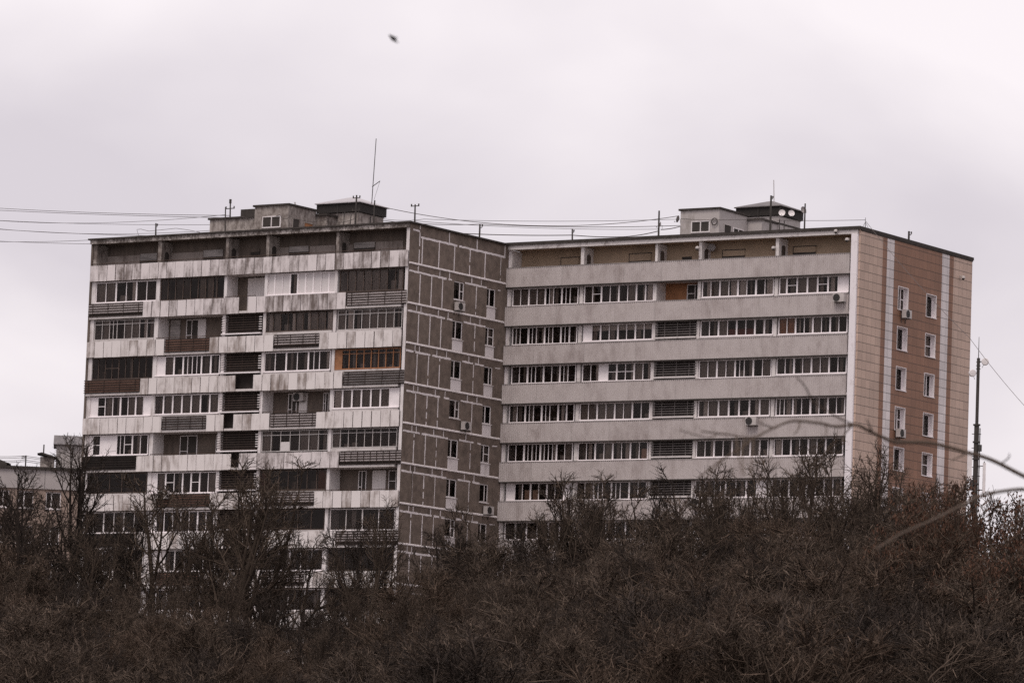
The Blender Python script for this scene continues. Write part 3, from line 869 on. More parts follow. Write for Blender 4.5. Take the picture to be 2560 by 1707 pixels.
def pavilion(B, x0, x1, y0, y1, zb, zt, ridge, tin, base):
    m = MB(); m.box(x0 + .15, x1 - .15, y0 + .15, y1 - .15, B.H + 0.002, zb); o = m.build('vent_shaft', MT[base], B.root)
    m = MB()
    n = 9
    for i in range(n):
        z = zb + .05 + (zt - zb - .08) * i / n
        for (a, b, c, d) in ((x0, x1, y0, y0 + .04), (x0, x1, y1 - .04, y1), (x0, x0 + .04, y0 + .041, y1 - .041), (x1 - .04, x1, y0 + .041, y1 - .041)):
            m.box(a, b, c, d, z, z + (zt - zb) / n * .72, random.random())
    m.box(x0 + .1, x1 - .1, y0 + .1, y1 - .1, zb, zt - .02)
    for x in (x0, (x0 + x1) / 2, x1):
        m.box(x - .05, x + .05, y0 - .03, y0 - .002, zb, zt)
    m.build('louvre', MT['louvre'], o)
    # hipped tin roof
    m = MB(); e = .15
    xa, xb, ya, yb = x0 - e, x1 + e, y0 - e, y1 + e
    hx = (yb - ya) / 2 * 0.9; ym = (ya + yb) / 2
    r0, r1 = (xa + hx, ym, ridge), (xb - hx, ym, ridge)
    A, Bq, Cq, D = (xa, ya, zt), (xb, ya, zt), (xb, yb, zt), (xa, yb, zt)
    m.quad(A, Bq, r1, r0); m.quad(Cq, D, r0, r1)
    m.v += [A, D, r0, Bq, Cq, r1]; m.t += [.5] * 6; n0 = len(m.v) - 6
    m.f += [(n0 + 1, n0, n0 + 2), (n0 + 3, n0 + 4, n0 + 5)]; m.mi += [0, 0]
    m.box(xa, xb, ya, yb, zt - .06, zt - .002)
    m.build('hip_roof', MT[tin], o)

def HZ(B, px, py, y): return B.hit(px, py, y)
# left block: low wing, tall cabin, rear wing, louvred vent
y1 = 3.0
a, _ = HZ(LB, 524, 575, y1 + 0.6); b, zl_ = HZ(LB, 638, 540, y1 + 0.6)
cabin(LB, 'lift_cabin', a, b - .02, y1 + 0.6, y1 + 4.0, HZ(LB, 524, 547, y1 + .6)[1] - .1, 'concrete_grey', wins=[('f', *sorted((HZ(LB, 608, 570, 3.6)[0], HZ(LB, 630, 570, 3.6)[0])), H + .1, H + .55, 'w')])
a, zt_ = HZ(LB, 638, 511, y1); b, zt2 = HZ(LB, 722, 511, y1)
zt_ = (zt_ + zt2) / 2
wa, wb = HZ(LB, 658, 560, y1)[0], HZ(LB, 700, 560, y1)[0]
wz1 = HZ(LB, 680, 543, y1)[1]; wz0 = HZ(LB, 680, 567, y1)[1]
TC = cabin(LB, 'lift_cabin', a, b, y1, y1 + 3.3, zt_ - .13, 'concrete_grey', wins=[('f', wa, wb, wz0, wz1, 'w'), ('s', y1 + .55, y1 + 1.25, wz0 - .2, wz1 - .1, 'd'), ('s', y1 + 1.9, y1 + 2.9, wz0 - .3, wz1 - .2, 'o')])
xb = b + 0.9
t_, zq = LB.hit_side(850, 537, xb)
cabin(LB, 'lift_cabin', a + 1, xb, y1 + 3.35, Ls - .4, zt_ - .45, 'concrete_grey')
m = MB(); q0 = HZ(LB, 602, 524, 5.0); q1 = HZ(LB, 640, 524, 5.0)
m.box(q0[0], q1[0], 5.0, 7.0, q0[1] - 1.0, q0[1]); m.build('tank_housing', MT['bitumen'], LB.root)
ya = 7.4
a, zt_ = HZ(LB, 794, 510, ya); b, _ = HZ(LB, 898, 506, ya)
zbv = HZ(LB, 794, 527, ya)[1]
pavilion(LB, a, b, ya, ya + 3.4, zbv - .25, zt_, zt_ + .62, 'tin', 'concrete_grey')

# ------------------------------------------------------------------ RIGHT BLOCK
RB = Block('apartment_block', (23.13, 316.7), -0.5738, 28.2, 16.4, 44.1, 1.724, 1.36,
           'renovated twelve-storey block with grey cladding bands and red-brown tiled gable, on the right')
Lf, Ls, H = RB.Lf, RB.Ls, RB.H
frame_block(RB, [(1268, 1279), (1451, 1459), (1637, 1643), (1746, 1753), (1938, 1946)], 'stucco', 'loggia_wall', 'fascia_new', 'fascia_new', 'beige_wall')
u_r = RB.u(2124, 30.0)
# grey ribbed cladding band of each floor
for k in range(11):
    zt, zb = RB.zp(k), RB.zp(k) - RB.ph
    m = MB()
    per = 0.16; n = int((u_r + 0.02) / per)
    tn_ = random.random(); nxt = random.randint(14, 30)
    for i in range(n):
        a = -0.02 + i * per
        if i >= nxt:
            tn_ = random.random(); nxt = i + random.randint(18, 34)
            m.box(a - .012, a + .012, -.2605, -.25, zb + .01, zt - .01, tn_, 1)
        prof = [(a, -0.26), (a + per * .35, -0.26), (a + per * .5, -0.232), (a + per * .85, -0.232), (a + per, -0.26)]
        for (xa, ya), (xb, yb) in zip(prof[:-1], prof[1:]):
            m.quad((xa, ya, zb), (xb, yb, zb), (xb, yb, zt), (xa, ya, zt), tn_)
    xe = -0.02 + n * per
    m.quad((-0.02, -.26, zb), (-0.02, 0.02, zb), (-0.02, 0.02, zt), (-0.02, -.26, zt))
    m.quad((xe, -.26, zb), (xe, 0.02, zb), (xe, 0.02, zt), (xe, -.26, zt))
    o = m.build('cladding_band', [MT['corrug'], MT['slat_grey']], RB.root)
    m = MB(); m.box(-0.03, xe + .01, -0.275, 0.02, zt + .001, zt + .03); m.build('band_trim', MT['slat_grey'], o)
    m = MB(); m.box(-0.03, xe + .01, -0.278, 0.02, zb - .07, zb - .001); m.build('drip_shadow_edge', MT['metal_dark'], o)  # dark trim whose tone also paints the shadow line beneath the band
m = MB()
zs = [-0.5] + [H - 0.41 - 2.75 * i for i in range(13, -1, -1)]
for a, b in zip(zs[:-1], zs[1:]):
    if b > a + .01: m.box(u_r, Lf + .008, -0.2, 0.45, a + .003, b, random.random())
m.build('corner_pillar', MT['stucco'], RB.root)
ROWS_R = [
    [('g', 1278, 1443, 'cc|cc|so|so', 'pvc'), ('g', 1457, 1632, 'ot|oo|oc|ol', 'pvc'), ('o', 1643, 1745, [(0.5, 0.94, 'w')], 'orange_wall'), ('g', 1752, 1932, 'ao|cl|lo|ol', 'pvc', .1), ('g', 1945, 2119, 'c3|t|c|c|t|o|w', 'pvc', .1)],
    [('g', 1277, 1440, 'so|so|so|so', 'pvc'), ('g', 1455, 1629, 'wv|vv|vv|vv', 'pvc', .08), ('l', 1637, 1742), ('g', 1748, 1930, 'oo|cr|rr|oo', 'pvc', .12), ('g', 1943, 2116, 'qq|oo|co|oo', 'pvc', .1)],
    [('g', 1275, 1437, 'oo|so|oo|so', 'pvc'), ('g', 1452, 1626, 'oa|wt|tt|ca', 'pvc'), ('l', 1633, 1740), ('g', 1744, 1926, 'cc|cc|so|oc', 'pvc'), ('g', 1938, 2114, 'oo|oc|cc|oo', 'pvc', .1)],
    [('g', 1269, 1433, 'oo|so|so|oo', 'pvc'), ('g', 1446, 1622, 'cc|cc|cc|oo', 'pvc', .05), ('l', 1629, 1736), ('g', 1742, 1922, 'oc|c|o|o|o|c', 'pvc', .08), ('g', 1936, 2110, 'so|oo|oo|oo', 'pvc', .05)],
    [('g', 1266, 1429, 'oo|ss|ss|oc', 'pvc'), ('g', 1441, 1617, 'oo|oc|oo|op', 'pvc'), ('l', 1625, 1731), ('g', 1737, 1918, 'oo|oo|cc|co', 'pvc', .06), ('g', 1931, 2105, 'lo|oo|co|oo', 'pvc', .06)],
    [('g', 1262, 1425, 'w|op|po|oo|w', 'pvc'), ('g', 1437, 1614, 'oo|so|so|oo', 'pvc'), ('l', 1621, 1727), ('g', 1734, 1914, 's|o|s|oo|ow', 'pvc', .04), ('g', 1926, 2101, 'oo|oo|oo|oo', 'pvc')],
    [('g', 1258, 1422, 'o|o|o|o|o|o', 'pvc'), ('g', 1436, 1610, 'w|oo|oo|oo', 'pvc'), ('l', 1618, 1724), ('g', 1730, 1910, 'oo|oo|oo|oo', 'pvc'), ('g', 1922, 2097, 'oo|oo|oo', 'pvc')],
    [('g', 1254, 1418, 'oo|oo|oo|oo', 'pvc'), ('g', 1432, 1606, 'oo|oo|oo|oo', 'pvc'), ('g', 1730, 1906, 'oo|oo|oo|oo', 'pvc'), ('g', 1918, 2093, 'oo|oo|oo', 'pvc')],
    [('g', 1250, 1414, 'oo|oo|oo|oo', 'pvc'), ('g', 1432, 1902, 'oo|oo|oo|oo|oo|oo|oo', 'pvc')],
]
rows(RB, [([], b) for b in ROWS_R], True)
tech_doors(RB, [(1404, 1448, 645, 662, 'f'), (1575, 1628, 635, 652, 'f'), (1808, 1862, 626, 640, 'f'), (1985, 2040, 617, 631, 'f')], 'beige_wall')
tech_doors(RB, [(1706, 1729, 640, 642, 'p')], 'beige_wall')
arches(RB, [1459.5, 1643.5, 1753.5, 1946.5], True)

# ---- tiled gable with deep-set windows
holes = []
COLS = [(0.337, 0.424, 3.30 - 3.0, 4.85 - 3.0), (0.588, 0.677, 3.30 - 3.0, 4.85 - 3.0)]
for k in range(12):
    for a, b, t_, bt in COLS:
        zt, zb = H - 3.0 - 2.75 * k - t_, H - 3.0 - 2.75 * k - bt
        if zb > .2: holes.append((a * Ls, b * Ls, zb, zt))
MT['tiles'] = mat_tiles('gable_tiles', [(0, BEI), (0.189, RED), (0.230, WHT), (0.292, RED), (0.720, WHT), (0.789, RED), (0.825, BEI)], Ls)
g = MB()
PR = lambda b, dep, z: (Lf + 0.16 - dep, b, z)
g2 = MB()
holed(g, -0.02, Ls, -0.5, H - 0.112, holes, PR, 0.001)
g.quad((Lf + .012, -.02, -.5), (Lf + .16, -.02, -.5), (Lf + .16, -.02, H - .112), (Lf + .012, -.02, H - .112))
g.quad((Lf - .4, Ls, -.5), (Lf + .16, Ls, -.5), (Lf + .16, Ls, H - .112), (Lf - .4, Ls, H - .112))
g.build('gable_wall', MT['tiles'], RB.root)
for a, b, c, d in holes:
    X0, X1 = Lf - .25, Lf + .175
    g2 = MB()
    for q in ((a - .04, a, c - .04, d + .04), (b, b + .04, c - .04, d + .04), (a, b, d, d + .04), (a, b, c - .05, c)):
        g2.box(X0, X1, *q)
    g2.build('window_reveal', MT['pvc'], RB.root)
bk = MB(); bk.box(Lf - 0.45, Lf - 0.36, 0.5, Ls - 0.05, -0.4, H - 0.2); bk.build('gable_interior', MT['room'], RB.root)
gable_windows(RB, COLS, H - 3.0, 0.36, Lf + .16, False, frame='pvc')
tr = MB(); tr.box(Lf + .162, Lf + .2, -0.03, Ls + .02, H - .2, H - .113); tr.build('gable_coping', MT['bitumen'], RB.root)

# ---- right block cabins
y1 = 3.0
a, za_ = HZ(RB, 1702, 522, y1); b, zb_ = HZ(RB, 1799, 519, y1)
wa, wb = HZ(RB, 1731, 560, y1)[0], HZ(RB, 1773, 560, y1)[0]
wz1, wz0 = HZ(RB, 1752, 555, y1)[1], HZ(RB, 1752, 579, y1)[1]
cabin(RB, 'lift_cabin', a, b, y1, y1 + 3.9, (za_ + zb_) / 2 - .13, 'concrete_newer', wins=[('f', wa, wb, max(wz0, H + .12), wz1, 'w'), ('s', y1 + .7, y1 + 1.6, wz0 - .2, wz1 - .15, 'd'), ('s', y1 + 2.0, y1 + 3.3, wz0 - .1, wz1 - .25, 'w')])
xb = b + 1.15
cabin(RB, 'lift_cabin', a + 1, xb, y1 + 3.95, y1 + 9.5, (za_ + zb_) / 2 - .42, 'concrete_newer')
ya = 9.0
a, zt_ = HZ(RB, 1842, 519, ya); b, _ = HZ(RB, 1950, 515, ya)
zbv = HZ(RB, 1842, 537, ya)[1]
pavilion(RB, a, b, ya, ya + 3.4, zbv - .2, zt_, zt_ + .6, 'tin_dark', 'concrete_newer')
m = MB()
for i in range(3): m.lathe([(0.25 - .02 * i, .0), (.27 - .02 * i, .03), (.25 - .02 * i, .06)], RB.hit(1786, 554, 2.9)[:1] + (2.9, RB.hit(1786, 554, 2.9)[1]) if False else (RB.hit(1786, 554, 2.9)[0], 2.93, RB.hit(1786, 554, 2.9)[1]), (0, -1, 0), 16)
m.build('cable_coil', MT['wire'], RB.root)

# ------------------------------------------------------------------ things fixed to the blocks
def fixed(B, px, py, y, proto, label, side=False, first=None):
    if side: t_, z = B.hit_side(px, py, y); loc = B.w(y, t_, z); rz = B.th + math.pi / 2
    else: u_, z = B.hit(px, py, y); loc = B.w(u_, y, z); rz = B.th
    return loc, rz

def make_ac():
    r = empty('air_conditioner', (0, 0, 0), 0, 'ac', 'air conditioner', 'air conditioner units hung on the facades')
    m = MB(); m.box(-.42, .42, -.32, 0, -.28, .28); m.box(-.43, .43, -.325, .002, .281, .30); m.build('casing', MT['ac'], r)
    m = MB(); m.lathe([(0, 0.0), (.255, 0.0), (.262, .015), (.24, .02)], (-.13, -.322, 0), (0, -1, 0), 18)
    for i in range(6): m.box(-.36, .1, -.352, -.345, -.17 + .065 * i, -.155 + .065 * i)
    m.build('fan_grille', MT['ac_dark'], r)
    for x in (-.3, .3):
        m = MB(); m.box(x - .02, x + .02, -.34, .12, -.33, -.285); m.box(x - .02, x + .02, .08, .12, -.6, -.331)
        m.build('bracket', MT['metal_dark'], r)
    return r
AC = make_ac()
acs = [(LB, 752, 993, 1.2, False, 'air conditioner high on the rear wall of an open loggia of the left block'),
       (LB, 412, 1237, -.18, False, 'air conditioner below white glazing behind the branches, lower left block'),
       (LB, 1145, 767, LB.Lf + .14, True, 'air conditioner under the topmost window of the brown gable'),
       (LB, 1161, 1065, LB.Lf + .14, True, 'air conditioner beside sooty wall halfway down the brown gable'),
       (LB, 1217, 1276, LB.Lf + .14, True, 'air conditioner low on the brown gable beside the grey bands, touched by twigs'),
       (RB, 2101, 745, -.30, False, 'air conditioner with dark grille on the top grey band by the white corner pillar'),
       (RB, 1882, 1053, -.30, False, 'air conditioner alone in the middle of a grey band above the blurred branch'),
       (RB, 1746, 1257, -.30, False, 'air conditioner on the lowest visible grey band, half hidden by twigs'),
       (RB, 2262, 786, RB.Lf + .3, True, 'air conditioner under the topmost left window of the tiled gable'),
       (RB, 2247, 1083, RB.Lf + .3, True, 'air conditioner under the fourth left window of the tiled gable')]
for i, (B, px, py, y, side, lab) in enumerate(acs):
    loc, rz = fixed(B, px, py, y, AC, lab, side)
    o = AC if i == 0 else copy_thing(AC, loc, rz)
    o.location = loc; o.rotation_euler = (0, 0, rz); o['label'] = lab
# soot patch below the sooty air conditioner is part of the wall: a stained course of the joint
def make_cctv():
    r = empty('security_camera', (0, 0, 0), 0, 'cam', 'camera', 'security cameras along the top of the right block')
    m = MB(); m.box(-.05, .05, -.02, .0, -.08, .08); m.tube([(0, -.02, .02), (0, -.22, .06)], .025, 6)
    m.lathe([(0, .06), (.07, .05), (.13, -.02), (.135, -.12), (.10, -.13)], (0, -.26, 0), (0, 0, 1), 14); m.build('housing', MT['ac'], r)
    m = MB(); m.lathe([(.098, 0), (.09, -.06), (.05, -.10), (0, -.115)], (0, -.26, -.125), (0, 0, 1), 14); m.build('dome', MT['ac_dark'], r)
    return r
CC = make_cctv()
for i, (px, py, y, side, lab) in enumerate([(1748, 619, .0, False, 'white dome camera on the pillar beside the grey dish in the top gallery'),
        (1938, 619, .0, False, 'white dome camera on the rightmost inner pillar of the top gallery'),
        (2122, 598, -.05, False, 'white dome camera on the inner edge of the white corner pillar'),
        (2094, 577, -.1, False, 'white dome camera hanging from the roof edge near the corner'),
        (2400, 692, RB.Lf + .17, True, 'lone camera high on the far strip of the tiled gable')]):
    loc, rz = fixed(RB, px, py, y, CC, lab, side)
    o = CC if i == 0 else copy_thing(CC, loc, rz)
    o.location = loc; o.rotation_euler = (0, 0, rz); o['label'] = lab

# ---- dishes
def make_dish(name, mk, label):
    r = empty(name, (0, 0, 0), 0, label, 'satellite dish')
    m = MB(); m.lathe([(0, 0), (.15, -.02), (.3, -.07), (.42, -.13), (.45, -.15), (.45, -.165), (.3, -.085), (.15, -.035), (0, -.015)], (0, 0, 0), (0, 1, -.25), 22)
    m.build('reflector', MT[mk], r)
    m = MB(); m.tube([(0, -.1, -.42), (0, -.55, -.3)], .015, 5); m.box(-.04, .04, -.62, -.54, -.34, -.24); m.build('feed_arm', MT['metal_dark'], r)
    m = MB(); m.tube([(0, .02, 0), (0, .2, -.05), (0, .2, -.5)], .025, 6); m.build('mount', MT['metal_dark'], r)
    return r
D0 = make_dish('satellite_dish', 'dish_grey', 'grey dish hanging inside the top gallery of the right block')
u_, z_ = RB.hit(1780, 620, 0.9); D0.location = RB.w(u_, .9, z_); D0.rotation_euler = (0, 0, RB.th + .3); D0.scale = (.62,) * 3
def place_dish(B, px, py, y, rz, sc, label, mk=None):
    u_, z_ = B.hit(px, py, y)
    d = make_dish('satellite_dish', mk, label)
    d.location = B.w(u_, y, z_); d.rotation_euler = (0, 0, rz); d.scale = (sc,) * 3
    d['group'] = 'satellite dishes on the right block'
D0['group'] = 'satellite dishes on the right block'
place_dish(RB, 1955, 533, 5.0, RB.th + .45, .52, 'left one of two white dishes in front of the louvred vent', 'dish')
place_dish(RB, 1978, 534, 5.6, RB.th + .75, .50, 'right one of two white dishes in front of the louvred vent', 'dish')
place_dish(RB, 1652, 563, 1.2, RB.th - .9, .52, 'grey dish on the pole between the first and second roof bays', 'dish_grey')
place_dish(RB, 1697, 548, 3.2, RB.th - 1.45, .55, 'dish seen edge-on at the left corner of the right roof cabin', 'dish_grey')
place_dish(RB, 2007, 526, 1.9, RB.th + 1.25, .55, 'tilted narrow dish on the pole right of the louvred vent', 'dish_grey')

# ---- masts and poles on the roofs
def mast(B, top, bot, y, r, label, kind='pole', name='roof_pole', mk='metal_dark', cat='pole'):
    u1, z1 = B.hit(*top, y); u0, z0 = B.hit(*bot, y)
    zb = B.H
    base = B.w(u0, y, zb)
    e = empty(name, base, B.th, label, cat, 'poles and aerials on the roofs')
    dx = (u1 - u0) * (1 + (z0 - zb) / max(z1 - z0, .1)); h = z1 - zb
    m = MB(); m.tube([(0, 0, 0), (dx, 0, h)], r, 6, r1=r * .8); m.build('shaft', MT[mk], e)
    if kind == 'cross':
        m = MB()
        for q, wd in ((h - .15, .0), (h - .62, .36)):
            if wd:
                m.tube([(dx - wd, 0, q), (dx + wd, 0, q)], .035, 5)
                for sx in (-1, 1): m.tube([(dx + sx * wd, 0, q - .03), (dx + sx * wd, 0, q + .16)], .045, 6)
        m.tube([(dx, 0, h - .25), (dx, 0, h + .05)], .09, 7); m.build('insulator_arm', MT[mk], e)
    elif kind == 'tee':
        m = MB(); m.tube([(dx - .3, 0, h - .12), (dx + .3, 0, h - .12)], .03, 5)
        for sx in (-1, 1): m.tube([(dx + sx * .3, 0, h - .15), (dx + sx * .3, 0, h + .03)], .05, 6)
        m.build('insulator_arm', MT[mk], e)
    elif kind == 'hook':
        m = MB(); m.tube([(dx, 0, h - .25), (dx + .12, 0, h - .25), (dx + .14, 0, h - .12)], .03, 5); m.tube([(dx + .14, 0, h - .17), (dx + .14, 0, h - .05)], .05, 6)
        m.build('insulator', MT[mk], e)
    elif kind == 'two':
        m = MB()
        for q in (h - .2, h - 1.1):
            m.tube([(dx - .28, 0, q), (dx + .28, 0, q)], .03, 5)
            for sx in (-1, 1): m.tube([(dx + sx * .28, 0, q - .02), (dx + sx * .28, 0, q + .16)], .045, 6)
        m.build('insulator_arm', MT[mk], e)
    return e, u1, z1
mast(LB, (390, 558), (389.5, 588), 1.0, .06, 'short pole near the left end of the left roof edge', 'hook')
mast(LB, (564, 518), (563, 577), .6, .05, 'thin plain pole in front of the low wing of the left cabin')
mast(LB, (577.7, 500), (577, 538), 4.2, .06, 'pole with crossed insulator arms behind the low wing of the left cabin', 'cross')
mast(LB, (891.5, 488), (888, 560), 3.2, .07, 'tallest dark pole with two insulator arms before the left louvred vent', 'two')
mast(LB, (936.6, 501), (933.6, 556), 3.0, .06, 'plain pole at the right edge of the left louvred vent')
mast(LB, (861, 530), (858, 565), 2.8, .03, 'thin short rod standing left of the two-armed pole')
mast(LB, (877, 535), (874, 563), 3.0, .035, 'thin short rod standing close beside the two-armed pole')
mast(LB, (1038, 511), (1037, 552), .8, .06, 'pole with tee arm at the peak corner of the left roof', 'tee')
mast(LB, (749.5, 505), (752, 524), 4.6, .07, 'short pale rod standing on the left roof cabin', mk='metal_pale')
mast(LB, (822, 545), (820, 568), 2.4, .03, 'thin low rod on the left roof before the rear cabin wing')
def side_mast(B, top, bot, x, r, label, kind):
    t1, z1 = B.hit_side(*top, x); t0, z0 = B.hit_side(*bot, x)
    e = empty('roof_pole', B.w(x, t0, B.H), B.th, label, 'pole', 'poles and aerials on the roofs')
    m = MB(); m.tube([(0, 0, 0), (0, 0, z1 - B.H)], r, 6); m.build('shaft', MT['metal_dark'], e)
    h = z1 - B.H
    m = MB(); m.tube([(0, 0, h - .25), (.1, .1, h - .25), (.12, .12, h - .1)], .03, 5); m.tube([(.12, .12, h - .17), (.12, .12, h - .02)], .05, 6); m.build('insulator', MT['metal_dark'], e)
side_mast(LB, (1199.5, 560), (1198.5, 597), LB.Lf - .3, .06, 'short pole above the brown gable of the left block', 'hook')
side_mast(RB, (2272, 578), (2271.8, 603), RB.Lf - .3, .07, 'short stub pole on the sloping roofline of the tiled gable', 'hook')
mast(RB, (1431, 573), (1431, 600), .6, .06, 'short pole on the right roof edge nearest the brown gable', 'hook')
mast(RB, (1648, 527), (1646.5, 588), 1.3, .07, 'plain dark pole carrying the grey dish')
mast(RB, (1928, 489), (1925.7, 574), 4.0, .08, 'tall dark pole with hook left of the two white dishes', 'hook')
mast(RB, (2013, 509), (2011, 573), 1.8, .06, 'dark pole right of the louvred vent, holding the tilted dish')
mast(RB, (1949, 549), (1948.5, 574), 4.6, .04, 'thin rod right below the left white dish')
mast(RB, (1961, 551), (1960.5, 574), 4.9, .04, 'thin rod right below the gap between the white dishes')
# whip aerials
e, u1, z1 = mast(LB, (937.5, 347), (926.5, 507), 9.0, .032, 'very tall thin whip aerial with a side branch above the left roof', name='whip_aerial', cat='aerial')
u0, z0 = LB.hit(930.5, 467, 9.0); u2, z2 = LB.hit(950, 453, 9.0)
m = MB()
ub = LB.hit(926.5, 507, 9.0)[0]; eb = LB.hit(926.5, 507, 9.0)
base_u = ub
m.tube([(u0 - base_u, 0, z0 - LB.H), (u2 - base_u, 0, z2 - LB.H)], .03, 5)
u3, z3 = LB.hit(935, 500, 9.0)
m.tube([(u2 - base_u, 0, z2 - LB.H), (u3 - base_u, 0, z3 - LB.H)], .012, 4)
m.build('side_branch', MT['metal_dark'], e)
e2, _, _ = mast(RB, (1939.7, 450), (1940.5, 512), 9.5, .035, 'pale thin whip aerial above the right louvred vent', name='whip_aerial', mk='metal_pale', cat='aerial')
# small guyed spike at the corner of the right roof
u_, z_ = RB.hit(2163, 572, 2.0)
base = RB.w(min(u_, RB.Lf - .2), 2.0, RB.H)
e = empty('guyed_spike', base, RB.th, 'small guyed spike at the peak corner of the right roof', 'aerial', 'poles and aerials on the roofs')
m = MB(); m.tube([(0, 0, 0), (0, 0, 1.0)], .03, 5, r1=.015); m.build('spike', MT['metal_dark'], e)
m = MB()
for an in range(4):
    m.tube([(0, 0, .7), (.35 * math.cos(an * 1.57 + .4), .35 * math.sin(an * 1.57 + .4), 0.0)], .012, 4)
m.build('guy', MT['metal_dark'], e)

# ------------------------------------------------------------------ overhead cables
def cable(label, pts, sag=0.0, r=.02, n=24):
    """pts: world points; a sagging span between each pair"""
    P = []
    for a, b in zip(pts[:-1], pts[1:]):
        a, b = Vector(a), Vector(b)
        for i in range(n + 1):
            t = i / n
            if P and i == 0: continue
            q = a.lerp(b, t); q.z -= sag * 4 * t * (1 - t); P.append(q)
    m = MB(); m.tube(P, r, 4)
    o = m.build('overhead_cable', MT['wire'])
    tag(o, label, 'cable', 'overhead cables strung between the roofs')
def LP(px, py, y): u_, z_ = LB.hit(px, py, y); return LB.w(u_, y, z_)
def RP(px, py, y): u_, z_ = RB.hit(px, py, y); return RB.w(u_, y, z_)
cable('topmost of the cables coming in from the left edge, ending at the crossed-arm pole', [at_depth(-60, 517, 420), LP(577, 539, 4.2)], .15)
cable('second cable from the top at the left edge, running close under the topmost', [at_depth(-60, 523, 420), LP(640, 546, 3.55)], .1)
cable('faint level cable third from the top at the left edge', [at_depth(-60, 547, 430), LP(565, 537, .6)], .5, .016)
cable('thin cable just below the level one, left of the low cabin wing', [at_depth(-60, 548, 420), LP(606, 561, 3.5)], .2, .016)
cable('thin cable passing over the short pole at the left roof end', [at_depth(-60, 566, 420), LP(612, 570, 3.5)], .55, .016)
cable('cable sloping down onto the left roof edge beside the short pole', [at_depth(-60, 569, 420), LP(372, 589.5, .8)], .1)
cable('upper of the two cables meeting the top left corner of the left block', [at_depth(-60, 602, 420), LP(229, 600, .6)], .12, .016)
cable('lower of the two cables meeting the top left corner of the left block', [at_depth(-60, 600, 420), LP(229, 610, .3)], .05, .016)
cable('loose looping wire around the short pole at the left roof end', [LP(347, 590, .9), LP(342, 574, .9), LP(352, 573, .9), LP(372, 578, .9), LP(392, 576, 1), LP(440, 571, 1), LP(470, 575, 1), LP(500, 581, 1)], .0, .016, 4)
cable('highest cable between the roofs, sagging from the left vent pole to the right cabin', [LP(936, 513, 3.0), RP(1697, 540, 3.0)], 1.05, .022, 40)
cable('cable second from top between the roofs, nearly straight', [LP(940, 544, 4.0), LP(1060, 548, 6.0), RP(1700, 548, 3.0)], .15, .016, 30)
cable('cable from the tee-arm pole falling to the dish pole', [LP(1038, 513, .8) - Vector((0, 0, 1.1)), RP(1647, 573, 1.3)], .2, .016, 30)
cable('cable crossing the top of the pole above the brown gable towards the right cabin', [LP(945, 550, 4.0), LP(1199.5, 560.5, 10.5), RP(1700, 564, 3.0)], .15, .022, 30)
cable('lowest slack cable from behind the brown gable to the dish pole', [LP(1160, 584, 11), RP(1431, 588, 1.0), RP(1560, 592, 1.0), RP(1645, 578, 1.3)], .06, .03, 16)
cable('short inclined cable from dish pole up to the right cabin corner', [RP(1652, 574, 1.3), RP(1701, 566, 3.0)], .05, .03, 10)
cable('thin level cable from the right cabin to the guyed spike', [RP(1702, 547, 2.9), RP(1850, 549, 2.9), RP(2163, 550, 2.0)], .06, .016, 20)
cable('long cable slanting down across the tiled gable to the lower right', [RP(2165, 554, 2.0), at_depth(2425, 846, 296), at_depth(2640, 1096, 270)], .25, .02, 30)
cable('drooping cable along the wall of the left cabin', [LP(600, 541, 3.5), LP(700, 537, 2.9), LP(725, 540, 2.9), LP(815, 549, 2.9), LP(890, 545, 3.0)], .25, .018, 10)

